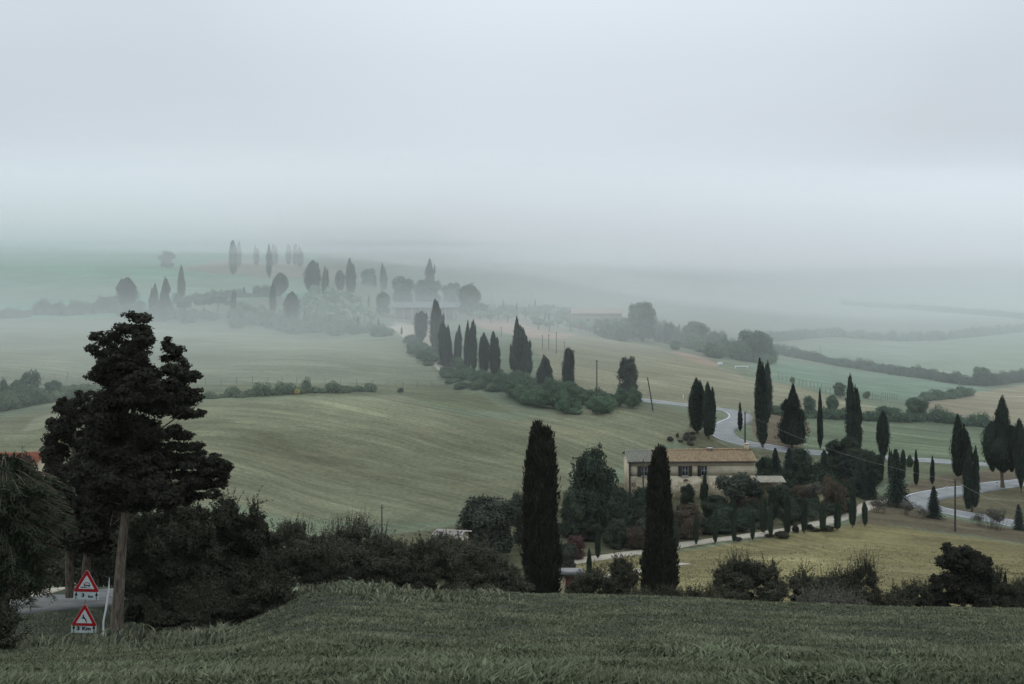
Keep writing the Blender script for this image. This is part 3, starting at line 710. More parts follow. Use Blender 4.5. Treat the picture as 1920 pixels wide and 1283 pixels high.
for px, base, top, w, kind, lab in [
 (238,586,520,40,'ovoid','broad egg-shaped cypress at the left end of the hillside hedge'),
 (287,592,531,17,'slim','slim cypress right of the broad egg-shaped one on the hillside'),
 (309,592,519,27,'cone','ragged wide cypress beside the slim one on the left hillside'),
 (340,560,497,16,'spire','pointed cypress standing higher than its neighbours above the long hedge'),
 (437,592,545,13,'slim','small dark cypress by the umbrella pines of the hillside garden'),
 (457,556,538,8,'spire','tiny cypress poking out of the long hillside hedge'),
 (525,558,511,32,'ovoid','stout oval cypress leaning over the hedge end above a slim one'),
 (511,596,530,14,'slim','narrow cypress below the stout oval one in the hillside garden'),
 (547,612,547,30,'ovoid','dark oval cypress low in the olive garden, broadest there'),
 (586,560,488,32,'ovoid','big egg-shaped cypress with a second tip on the middle hillside'),
 (609,558,499,14,'slim','slim cypress right next to the big egg-shaped one mid-hillside'),
 (638,552,506,20,'ovoid','lower cypress of the close pair above the olive grove'),
 (657,553,483,20,'slim','taller pointed cypress of the close pair above the olive grove'),
 (720,548,493,14,'slim','tall faint cypress rising from bushes left of the barn'),
 (703,540,515,7,'spire','thin little cypress left of the tall faint one by the barn'),
 (571,612,583,6,'spire','thin small cypress right of the dark oval one in the olive garden'),
 (618,614,588,7,'spire','thin small cypress midway along the foot of the olive grove'),
 (671,620,593,7,'spire','thin small cypress near the right foot of the olive grove'),
 (710,624,596,6,'spire','thin small cypress at the corner where the olive grove meets the track'),
 (753,628,612,4,'spire','tiny sapling cypress beside the bare pink track'),
 (691,577,552,5,'spire','thin sapling cypress in the grass left of the barn'),
 (790,646,583,33,'ovoid','dark oval cypress with a pointed foot below the barn'),
 (823,660,560,25,'slim','tallest cypress of the avenue, rising in front of the barn'),
 (833,690,602,22,'slim','stout avenue cypress at the foot of the tallest one'),
 (843,692,608,15,'slim','avenue cypress squeezed right of the stout one under the barn'),
 (858,684,607,15,'slim','avenue cypress standing free before the first tight pair'),
 (876,698,601,16,'slim','taller one of the first tight avenue pair, left twin'),
 (889,698,599,18,'slim','right twin of the first tight avenue pair'),
 (908,703,624,23,'slim','shorter rounded cypress, left of the second avenue pair'),
 (928,707,621,24,'slim','rounded cypress, right of the second avenue pair'),
 (962,698,634,16,'slim','short cypress in the shadow of the tall pair ending the avenue'),
 (971,702,593,21,'slim','tallest cypress of the bunch ending the avenue'),
 (986,711,609,28,'slim','broad dark cypress on the right side of the bunch ending the avenue'),
 (1021,728,665,34,'cone','conical young cypress in the thicket right of the avenue'),
 (1064,742,652,24,'column','blunt columnar cypress alone above the roadside thicket'),
 (1307,812,709,34,'slim','left half of the leaning cypress pair at the road bend'),
 (1329,823,716,27,'slim','right half of the leaning cypress pair at the road bend'),
 (1388,808,754,10,'spire','slim small cypress inside the loop of the road bend'),
 (1485,840,720,54,'cone','very broad conical cypress above the upper road'),
 (1538,841,727,12,'spire','needle-thin cypress between the broad cone and the tall spire'),
 (1603,858,700,31,'slim','tall pointed spire cypress above the farmhouse garden'),
 (1656,870,771,26,'ovoid','medium cypress on a bare stem right of the tall spire'),
 (1718,910,842,11,'spire','small slender cypress on the slope, left of the matching two'),
 (1748,908,854,10,'spire','smaller slender cypress on the slope, right of the matching two'),
 (1806,898,777,35,'slim','dark cypress hanging over the lower road behind a shorter one'),
 (1823,960,828,27,'slim','dark cypress standing below the lower road in front of a taller one'),
 (1915,925,785,28,'ovoid','dark cypress cut by the frame edge beside the lower road'),
]: plant(kind, px, base, top, w, lab, group='cypresses on the slopes')
plant('slim', 1430, 840, 671, 27, 'tall cypress with a fat upper lobe beside the road bend', group='cypresses on the slopes')
plant('slim', 1437, 792, 676, 24, 'shorter lobe-like cypress grown against the tall one at the bend', group='cypresses on the slopes')
# the wide cypress with a bare trunk at the right
p = hit(1879, 915); H = (915-748)/F*p.y; Wd = 70/F*p.y
t = thing('cypress_tree', 'wide many-tipped cypress on a bare pale trunk beside the lower road', 'cypress', p, 'cypresses on the slopes')
mb = MB(); cypress_crown(mb, H*.86, Wd, 'cone', 7000, .34, 77, z0=H*.18, spires=[(0,0,0,1,.52,'slim'),(-.24,.05,0,.66,.55,'ovoid'),(.26,0,0,.62,.55,'ovoid'),(0,-.1,0,.5,.9,'ovoid'),(.1,.2,.05,.7,.5,'slim')], rough=.2)
link('crown', mb.mesh('crown', M['cyp']), t); link('trunk', trunk_mesh(H*.5, .28, 0, 3).mesh('trunk', M['bark_pale']), t)
plant('broad', 1177, 745, 664, 50, 'ragged egg-shaped tree standing alone where the road leaves the thicket', var=1, material=M['garden'])

# round trees and tree clumps near the barn and the farms
for px, base, top, w, lab in [
 (690,536,502,32,'round misty tree above the olive grove'),
 (718,592,545,36,'rounded dark tree at the left corner of the barn'),
 (756,572,514,48,'big misty tree rising behind the barn roof, left side'),
 (803,572,516,64,'broadest misty tree rising behind the middle of the barn roof'),
 (845,575,528,40,'misty tree rising behind the right end of the barn'),
 (880,592,530,58,'spreading misty tree on its own trunk right of the barn'),
 (905,594,566,26,'low misty tree under the spreading one right of the barn'),
 (1205,640,553,62,'tallest round tree beside the misty farmhouse'),
 (1180,634,590,36,'shorter tree close against the misty farmhouse'),
 (1150,612,578,30,'small tree in front of the misty farmhouse wall'),
 (1252,645,602,22,'dark narrow bushy tree right of the misty farmhouse'),
 (1302,650,595,56,'bushy round tree halfway between the farmhouse and the white hut'),
 (1415,678,616,74,'wide pale tree right of the white hut'),
 (1375,672,640,40,'small bushy tree in front of the white hut'),
]: plant('broad', px, base, top, w, lab, group='misty broadleaf trees', material=M['green'])
plant('slim', 806, 560, 484, 22, 'ghostly twin-tipped cypress above the trees behind the barn', group=FG, var=2, ymin=430)
plant('slim', 1273, 625, 606, 6, 'tiny dark cypress between two bushy trees on the valley edge', group='cypresses on the slopes')
for px, base, top, w in [(944,585,562,4),(956,584,570,4),(969,590,568,5),(992,588,568,4),(1003,590,560,4),(1024,598,580,4),(1029,602,582,4),(1047,594,574,6),(893,582,563,4),(1021,604,586,3)]:
    plant('spire', px, base, top, w, 'tiny thin cypress sapling among the olives right of the barn', group='cypress saplings right of the barn')

for px, base, top, w, lab in [(345,598,560,30,'flat-topped pine under the pointed cypress'),(382,592,556,36,'flat-topped pine in the middle of the hillside garden'),(408,592,550,38,'darkest flat-topped pine of the hillside garden'),(430,588,560,24,'small flat-topped pine by the small dark cypress')]:
    plant('pine', px, base, top, w, lab, group='umbrella pines of the hillside garden')

# olives
r = np.random.default_rng(5); OG = 'olive trees of the terraced grove'
ol = []
for px, base in [(455,590),(470,597),(487,592),(499,602),(468,606),(533,600),(566,584),(580,575),(596,580),(612,575),(628,578),(592,592),(610,594),(628,594),(645,588),(575,600),(600,606),(642,603),(660,598),(632,612),(652,614),(668,610),(590,562),(618,562),(636,565),(652,570),(668,578),(676,592),(684,602),(560,596),(694,608),(604,585)]:
    plant('olive', px, base+2, base-24-r.random()*7, 27+r.random()*8, 'pale round olive tree in the grove of the left hillside', group=OG)
for px, base in [(900,600),(920,606),(935,600),(952,606),(1000,608),(1010,618),(1030,622),(1046,616),(1052,604),(1070,622),(1090,618),(1106,622),(1076,604),(985,600),(1118,612),(1130,630),(920,590),(1000,593),(1040,600),(1065,610),(1095,606)]:
    plant('olive', px, base, base-19-r.random()*6, 24+r.random()*9, 'pale misty olive tree right of the barn', group='misty olive trees right of the barn')

# shrubs: foot of the grove, the thicket, valley trees
UNDER = []
def scatter_merged(n, poly, ymin, h, w, seed, hv):
    r = np.random.default_rng(seed); xs = [p[0] for p in poly]; ys = [p[1] for p in poly]; P = np.array(poly, float); got = 0
    while got < n:
        x, y = r.uniform(min(xs), max(xs)), r.uniform(min(ys), max(ys))
        if not inside(P, np.array([x]), np.array([y]))[0]: continue
        p = hit(x, y, ymin); H = h*r.uniform(1-hv, 1+hv)/F*p.y; W = w*r.uniform(.7, 1.35)/F*p.y; got += 1
        for k in range(5): a, q = r.random()*6.28, r.uniform(.1, .3)*W; UNDER.append((p.x+q*math.cos(a), p.y+q*math.sin(a), p.z+H*r.uniform(.25, .55), W*.26, W*.26, H*.45))
def scatter(n, poly, ymin, h, w, lab, group, seed, material=None, kind='shrub', hv=.5, merge=False):
    """bushes standing inside an outline of the ground"""
    if merge: return scatter_merged(n, poly, ymin, h, w, seed, hv)
    r = np.random.default_rng(seed); xs = [p[0] for p in poly]; ys = [p[1] for p in poly]; P = np.array(poly, float); got = 0
    while got < n:
        x, y = r.uniform(min(xs), max(xs)), r.uniform(min(ys), max(ys))
        if not inside(P, np.array([x]), np.array([y]))[0]: continue
        k = r.uniform(1-hv, 1+hv); plant(kind, x, y, y-h*k, w*r.uniform(.7, 1.35), lab, group=group, ymin=ymin, material=material); got += 1
scatter(62, [(200,592),(300,606),(420,612),(520,622),(640,634),(735,634),(735,626),(640,615),(520,604),(420,600),(300,588),(200,578)], 330, 18, 30, 'leafy shrub in the belt at the foot of the left hillside garden', 'shrubs below the hillside garden', 3, merge=True)
scatter(30, [(420,600),(560,618),(700,626),(700,618),(560,602),(420,590)], 330, 20, 22, 'dark shrub between the olives of the left hillside', 'dark shrubs between the olives', 4, M['green'], merge=True)
scatter(46, [(770,640),(800,652),(870,700),(940,722),(900,722),(840,712),(790,680),(765,655)], 250, 19, 30, 'light green bush on the bank below the cypress avenue', 'bushes on the avenue bank', 6)
scatter(8, [(815,660),(865,690),(850,700),(805,672)], 250, 16, 24, 'buff flowering bush on the bank below the cypress avenue', 'flowering bushes on the avenue bank', 7, M['brush'])
scatter(90, [(930,722),(980,712),(1050,735),(1120,745),(1195,750),(1200,765),(1120,778),(1020,775),(960,750)], 240, 27, 40, 'green bush in the thicket under the end of the avenue', 'bushes of the roadside thicket', 8)
scatter(12, [(840,715),(930,722),(930,735),(830,728)], 240, 14, 26, 'low bush at the corner of the two fields', 'bushes at the field corner', 9)
scatter(64, [(1120,632),(1160,640),(1240,652),(1330,670),(1440,684),(1450,668),(1340,650),(1240,632),(1120,615)], 330, 26, 38, 'misty bush along the far edge of the stubble slope', 'bushes along the stubble slope', 10, merge=True)
scatter(34, [(900,590),(1120,605),(1120,590),(900,578)], 330, 12, 26, 'misty bush behind the olives right of the barn', 'bushes behind the misty olives', 12, merge=True)
for px, base, top, w, lab in [(1718,786,744,50,'round green bush, largest in the roadside hedge'),(1655,785,757,28,'greyish bush left of the largest one in the roadside hedge'),(1675,788,762,26,'dark bush wedged left of the largest one in the roadside hedge'),(1559,782,738,30,'dark leafy bush right of the needle-thin cypress'),(1518,780,740,30,'leafy bush left of the needle-thin cypress'),(1575,745,712,26,'pale round bush on the edge of the vineyard'),(1625,748,728,20,'pale small bush beside the vineyard posts'),(1487,720,704,16,'tiny pale bush at the top of the vineyard'),(1841,722,686,36,'bare reddish tree on the far field edge')]:
    plant('broad' if w > 24 else 'shrub', px, base, top, w, lab, group='bushes of the right-hand fields', material=M['shrub'] if base < 760 else M['green'])
scatter(14, [(1250,830),(1300,838),(1300,815),(1265,812)], 200, 9, 14, 'low scrub on the verge behind the farmhouse roof', 'scrub behind the farmhouse', 13, M['brush'])

mb = MB(); blobs_foliage(mb, UNDER, .8, .36, 71, core=.7, jit=.25); tag(link('undergrowth', mb.mesh('undergrowth', M['shrub'])), 'belts of misty green undergrowth below the hillside grove and along the stubble slope', 'undergrowth', kind='stuff')

# hedges
def hedge(name, line, h, lab, ymin=200, wid=1.6, seed=1, material=None, hv=.35, yellow=None, L=.28):
    W = curve_pts([np.array((q.x, q.y)) for q in (hit(a, b, ymin) for a, b in line)], 1.3)
    r = np.random.default_rng(seed); o = W[len(W)//2]; z0 = gz(o[0], o[1]); bl = []
    for p in W:
        hh = h*(1+hv*r.normal()*.7); hh = max(hh, h*.35); wd = wid*r.uniform(.7, 1.2)
        x, y = p[0]+r.normal(0, .35), p[1]+r.normal(0, .5)
        bl.append((x-o[0], y-o[1], gz(x, y)-z0+hh*.42, wd, wd, hh*.62))
    mb = MB(); blobs_foliage(mb, bl, .8, L, seed, core=.7)
    ob = tag(link(name, mb.mesh(name, material or M['hedge']), loc=(o[0], o[1], z0)), lab, 'hedge')
    return ob
hedge('hedge', [(-60,600),(20,597),(47,595)], 2.6, 'short clipped-looking hedge at the left edge of the upper field', 300, 1.7, 1, M['green'])
hedge('hedge', [(73,590),(120,591),(165,588),(204,585)], 3.3, 'tall dark hedge with rounded humps on the upper field edge', 300, 1.9, 2, M['green'], .3)
hedge('hedge', [(330,570),(400,562),(470,557),(520,556)], 2.4, 'long dark hedge closing the top of the hillside garden', 300, 1.5, 3, M['green'])
hedge('hedge', [(385,748),(440,745),(500,742),(560,738),(620,737),(690,734)], 1.5, 'low mixed hedge along the fence between the two left fields', 225, 1.3, 4, M['hedge'], .5)
hedge('hedge', [(-60,790),(0,768),(60,757),(110,748),(175,742)], 2.2, 'thick green hedge left of the dark tree between the fields', 225, 2.2, 5, M['hedge'], .35)
hedge('hedge', [(1450,662),(1500,672),(1560,684),(1640,697)], 2.4, 'dark hedge running down from the wide pale tree', 330, 1.8, 6, M['green'])
hedge('hedge', [(1655,699),(1740,711),(1830,723),(1920,716),(2100,705)], 2.6, 'long hedge along the lower edge of the far right field', 330, 2.0, 7, M['green'])
hedge('hedge', [(1725,752),(1770,747),(1820,741)], 1.4, 'short low hedge at the tip of the tan field', 300, 1.6, 8, M['green'])
hedge('hedge', [(1440,640),(1560,632),(1700,640),(1800,634),(1920,622),(2100,610)], 2.8, 'faint hedge line crossing the misty far slope', 420, 2.2, 9, M['shrub'])
hedge('hedge', [(1580,571),(1700,580),(1800,588),(1920,598)], 2.6, 'faintest hedge line high on the foggy slope', 650, 2.5, 10, M['shrub'])
hedge('hedge', [(1440,775),(1500,781),(1560,785),(1640,789),(1740,790),(1810,797),(1870,803)], 1.7, 'roadside hedge running behind the tall cypresses on the right', 235, 1.4, 11, M['green'], .5)
# yellow-flowering bushes
for px, base, top, w, lab in [(42,742,722,30,'yellow-flowering bush in the thick left hedge, brightest one'),(24,756,742,22,'dull yellow bush lower in the thick left hedge'),(532,738,722,20,'yellow-tinged bush in the low hedge between the fields'),(556,740,726,16,'small yellow bush right of the other in the low hedge'),(751,736,724,18,'round buff bush alone on the field-corner bank')]:
    plant('shrub', px, base, top, w, lab, material=M['yellow'] if px != 751 else M['brush'], ymin=220, name='flowering_shrub')
for px, base, top, w, lab in [(58,735,686,52,'tall rounded bush topping the thick left hedge'),(30,750,706,40,'dark bush at the very left of the thick hedge'),(100,742,708,44,'middle bush of the thick left hedge'),(145,742,714,36,'last bush of the thick hedge before the dark tree'),(8,752,700,20,'upright bush by the left frame edge in the thick hedge')]:
    plant('shrub', px, base, top, w, lab, material=M['green'], ymin=220)

# ------------------------------------------------------------------ farmhouse garden
GD = 'garden trees around the farmhouse'
for px, base, top, w, kind, mt, lab in [
 (1112,1000,830,92,'broad','garden','tall open-crowned tree left of the farmhouse'),
 (1085,1010,905,74,'broad','garden','bushy tree in front of the tall open-crowned one'),
 (915,1045,912,132,'broad','greyleaf','wide round grey-green tree left of the nearest big cypress'),
 (985,1030,918,64,'broad','greyleaf','round tree tucked behind the nearest big cypress'),
 (1090,1000,918,40,'ovoid','garden','dark egg-shaped cypress left of the farmhouse'),
 (1113,1008,924,15,'slim','garden','slim cypress beside the dark egg-shaped one'),
 (1121,1048,985,12,'slim','garden','slim cypress at the left end of the gravel drive'),
 (1105,1092,1028,13,'slim','garden','slim cypress on the grass below the left drive end'),
 (1184,980,930,18,'slim','garden','slim cypress below the left corner of the farmhouse'),
 (1320,965,884,17,'slim','garden','pointed cypress before the right farmhouse window'),
 (1262,918,858,34,'spruce','spruce','dark fir pressed against the farmhouse wall'),
 (1380,965,878,104,'parasol','greyleaf','wide spreading tree hiding the right end of the farmhouse'),
 (1340,975,925,60,'broad','garden','round bushy tree in front of the farmhouse, left of centre'),
 (1290,1010,940,66,'broad','rust','brown-tinged round tree right of the second big cypress'),
 (1355,995,940,48,'broad','garden','small green tree behind the gravel drive'),
 (1160,1000,945,60,'broad','garden','bushy tree below the left farmhouse corner'),
 (1140,985,930,50,'broad','garden','leafy tree behind the slim cypress left of the house'),
 (1155,1022,968,52,'broad','greyleaf','low greyish tree above the left end of the drive'),
 (1195,1030,980,50,'broad','rust','brownish low tree beside the second big cypress'),
 (1190,985,950,44,'broad','garden','small leafy tree close left of the second big cypress'),
 (1225,955,920,40,'broad','garden','green tree behind the second big cypress'),
 (1078,1050,1000,48,'broad','red','dull red bush tree behind the nearest big cypress'),
 (1062,1075,1010,46,'broad','greyleaf','grey-brown tree at the right foot of the nearest big cypress'),
 (1290,955,905,36,'broad','garden','green shrub tree under the farmhouse windows'),
 (1418,960,905,40,'broad','garden','green tree under the lean-to roof'),
 (1460,955,905,52,'broad','garden','round garden tree right of the lean-to roof'),
 (1500,945,905,44,'broad','rust','light brown tree left of the rust-coloured ones'),
 (1528,948,900,40,'olive','brush','pale olive-like tree before the spruces'),
 (1555,960,890,38,'broad','rust','rust-coloured conical tree, larger of two'),
 (1577,965,905,30,'broad','rust','rust-coloured round tree, right and smaller of two'),
 (1433,1000,925,16,'slim','garden','dark cypress behind the drive row, left of three'),
 (1450,975,915,20,'slim','garden','dark cypress behind the drive row below the lean-to'),
 (1372,985,930,10,'slim','garden','very thin cypress behind the drive row'),
 (1395,975,940,8,'slim','garden','very thin short cypress on the bare garden soil'),
]: plant(kind, px, base, top, w, lab, group=GD, material=M[mt], ymin=125)
for px, base, top, w, lab in [(1455,905,838,30,'spruce right behind the farmhouse gable'),(1478,900,838,32,'spruce under the very broad conical cypress'),(1505,905,842,28,'second spruce right of the farmhouse'),(1546,908,842,36,'spruce under the needle-thin cypress'),(1585,912,840,44,'full spruce left of the tall spire trunk'),(1612,925,850,36,'spruce under the tall spire cypress'),(1632,932,856,28,'dark spruce behind the end of the drive'),(1682,945,838,44,'tall dark spruce beside the lower road hairpin'),(1751,968,910,30,'small lone spruce inside the hairpin of the lower road'),(1912,990,944,24,'little conifer on the reddish bank by the right frame edge'),(1430,900,855,26,'spruce touching the farmhouse gable')]:
    plant('spruce', px, base+4, top, w*1.35, lab, group='spruces around the farmhouse garden', ymin=150)
for px, base, top, w, lab in [(1651,905,848,13,'slim cypress between two spruces above the drive'),(1671,900,840,9,'thin cypress left of the tall dark spruce'),(1693,900,842,12,'thin cypress peeping out behind the tall dark spruce'),(1628,915,858,12,'thin cypress behind the spruces near the tall spire'),(1641,900,876,8,'very small cypress beside the dark spruces')]:
    plant('slim', px, base, top, w, lab, group=GD, ymin=150, material=M['garden'])
for px, base, top, w, lab in [(1648,962,925,46,'bare greyish bush where the drive meets the lower road'),(1700,966,935,42,'bare greyish bush at the tip of the hairpin'),(1728,972,945,34,'thin bare bush in front of the lone spruce'),(1865,992,945,60,'large bare bush on the bank under the two dark cypresses'),(1705,880,848,16,'small bush left of the two slender cypresses'),(1835,985,955,34,'bare bush left of the large one on the bank')]:
    plant('brush' if base > 900 else 'shrub', px, base, top, w, lab, group='bare bushes by the lower road', ymin=140)
scatter(18, [(1425,925),(1520,915),(1620,925),(1640,895),(1600,865),(1500,855),(1430,870)], 150, 44, 44, 'mid-sized garden tree among the spruces right of the farmhouse', 'garden trees among the spruces', 41, M['garden'], 'broad', .35)
scatter(12, [(1130,1030),(1250,1010),(1250,980),(1080,985),(1075,1020)], 135, 40, 44, 'small garden tree on the slope left of the second big cypress', 'small garden trees below the farmhouse', 42, M['greyleaf'], 'broad', .3)
scatter(9, [(1280,1000),(1420,975),(1600,940),(1600,920),(1420,940),(1280,970)], 140, 38, 40, 'small tree with brownish leaves behind the cypress row', 'brownish small trees behind the cypress row', 43, M['rust'], 'broad', .3)
# cypress row along the drive
for i, (px, base, top, w) in enumerate([(1269,1028,976,11),(1305,1022,962,11),(1340,1019,955,11),(1376,1017,946,12),(1411,1013,958,11),(1445,1009,941,12),(1476,1003,931,13),(1508,1000,931,13),(1543,997,939,13),(1570,994,937,14),(1598,989,916,14),(1622,986,940,12)]):
    o = ['first','second','third','fourth','fifth','sixth','seventh','eighth','ninth','tenth','eleventh','twelfth'][i]
    plant('slim' if i % 3 else 'column', px, base, top, w, f'slim cypress, {o} from the left in the row along the gravel drive', group='cypress row along the gravel drive', ymin=125, material=M['garden'])
scatter(56, [(1130,1036),(1270,1018),(1440,992),(1600,960),(1600,945),(1440,965),(1270,990),(1130,1010)], 125, 30, 46, 'low dark garden bush behind the cypress row', 'garden bushes behind the cypress row', 14, M['garden'])
scatter(8, [(1380,1018),(1440,1012),(1570,1000),(1620,990),(1600,984),(1440,1004),(1380,1012)], 125, 12, 26, 'low dark bush at the feet of the cypress row', 'bushes at the feet of the cypress row', 15, M['bramble'])
scatter(34, [(1420,935),(1520,925),(1600,935),(1600,912),(1500,905),(1420,915)], 150, 36, 46, 'dense green bush behind the garden cypresses', 'dense bushes right of the farmhouse', 16, M['garden'])
scatter(40, [(1060,1010),(1240,960),(1240,935),(1060,960)], 140, 34, 46, 'dense green bush below the farmhouse', 'dense bushes below the farmhouse', 17, M['garden'])
# ------------------------------------------------------------------ buildings
def wallmat():
    m, nt, b = mat('stone_and_plaster', .92, .1)
    oc = objcoord(nt)
    v = N(nt, 'ShaderNodeTexVoronoi'); v.inputs['Scale'].default_value = 2.6; v.inputs['Randomness'].default_value = .9; nt.links.new(oc, v.inputs[0])
    cr = N(nt, 'ShaderNodeValToRGB'); cr.color_ramp.elements[0].color = (.30,.235,.145,1); cr.color_ramp.elements[1].color = (.60,.52,.36,1)
    nt.links.new(v.outputs['Color'], cr.inputs[0])
    v2 = N(nt, 'ShaderNodeTexVoronoi', feature='DISTANCE_TO_EDGE'); v2.inputs['Scale'].default_value = 2.6; v2.inputs['Randomness'].default_value = .9; nt.links.new(oc, v2.inputs[0])
    stone = mixc(nt, (.26,.21,.15), cr.outputs[0], maprange(nt, v2.outputs['Distance'], 0, .07))
    plas = mixc(nt, (.44,.37,.25), (.60,.52,.38), maprange(nt, noise(nt, 1.1, 5, oc), .3, .7))
    sp = N(nt, 'ShaderNodeSeparateXYZ'); nt.links.new(oc, sp.inputs[0])
    ad = N(nt, 'ShaderNodeMath', operation='MULTIPLY_ADD'); nt.links.new(noise(nt, .55, 4, oc), ad.inputs[0]); ad.inputs[1].default_value = 5.0; nt.links.new(sp.outputs[2], ad.inputs[2])
    nt.links.new(mixc(nt, stone, plas, maprange(nt, ad.outputs[0], 5.6, 6.0)), b.inputs['Base Color'])
    bump(nt, b, v2.outputs['Distance'], .5, .05); return m
def tilemat(name, a, c, g, x0, x1):
    """roof tiles; weathered grey towards one end of the roof"""
    m, nt, b = mat(name, .9, .15); oc = objcoord(nt)
    v = N(nt, 'ShaderNodeTexVoronoi'); v.inputs['Scale'].default_value = 3.2; nt.links.new(objcoord(nt, (1.4,1,1)), v.inputs[0])
    k = N(nt, 'ShaderNodeSeparateColor'); nt.links.new(v.outputs['Color'], k.inputs[0])
    t = mixc(nt, a, c, k.outputs[0]); sp = N(nt, 'ShaderNodeSeparateXYZ'); nt.links.new(oc, sp.inputs[0])
    w_ = mixc(nt, g, (.20,.19,.15), k.outputs[1])
    nt.links.new(mixc(nt, w_, t, maprange(nt, sp.outputs[0], x0, x1)), b.inputs['Base Color']); return m
M['wall'] = wallmat()
M['tile'] = tilemat('roof_tiles', (.25,.165,.095), (.38,.285,.175), (.26,.25,.20), -5.2, -3.4)
M['shutter'] = plain('shutter_paint', (.035,.028,.026), (.07,.055,.05), 5)
M['glass'], nt, b = mat('window_glass', .15, .5); b.inputs['Base Color'].default_value = (.03,.035,.045,1)
M['frame'] = plain('window_frame_paint', (.35,.35,.34), (.5,.5,.48), 3)
M['dark'] = plain('dark_metal', (.03,.03,.03), (.06,.055,.05), 3, .5, .4)

def tiled_slope(mb, x0, x1, ya, za, yb, zb, pitch=.24, rad=.085, jitter=.02, seed=1):
    """rows of half-round tiles from the eave (ya,za) to the ridge (yb,zb)"""
    r = np.random.default_rng(seed); n = int((x1-x0)/pitch); k = 9
    sl = np.array([yb-ya, zb-za]); ln = np.linalg.norm(sl); nn = np.array([-sl[1], sl[0]])/ln
    if nn[1] < 0: nn = -nn
    mb.add([(x0,ya,za),(x1,ya,za),(x1,yb,zb),(x0,yb,zb)], [(0,1,2,3)], .2)
    a = np.linspace(0, math.pi, 5)
    for i in range(n):
        xc = x0+pitch*(i+.5)
        for j in range(k):
            s0, s1 = j/k-.01, (j+1)/k+.02
            vs = []
            for s, lift in ((s0, .03), (s1, .0)):
                for q in a:
                    h_ = .02+lift+rad*math.sin(q)
                    vs.append((xc+rad*1.15*math.cos(q)+r.normal(0, jitter)*.2, ya+sl[0]*s+nn[0]*h_, za+sl[1]*s+nn[1]*h_))
            mb.add(vs, [(q, q+1, 6+q, 5+q) for q in range(4)], r.random())

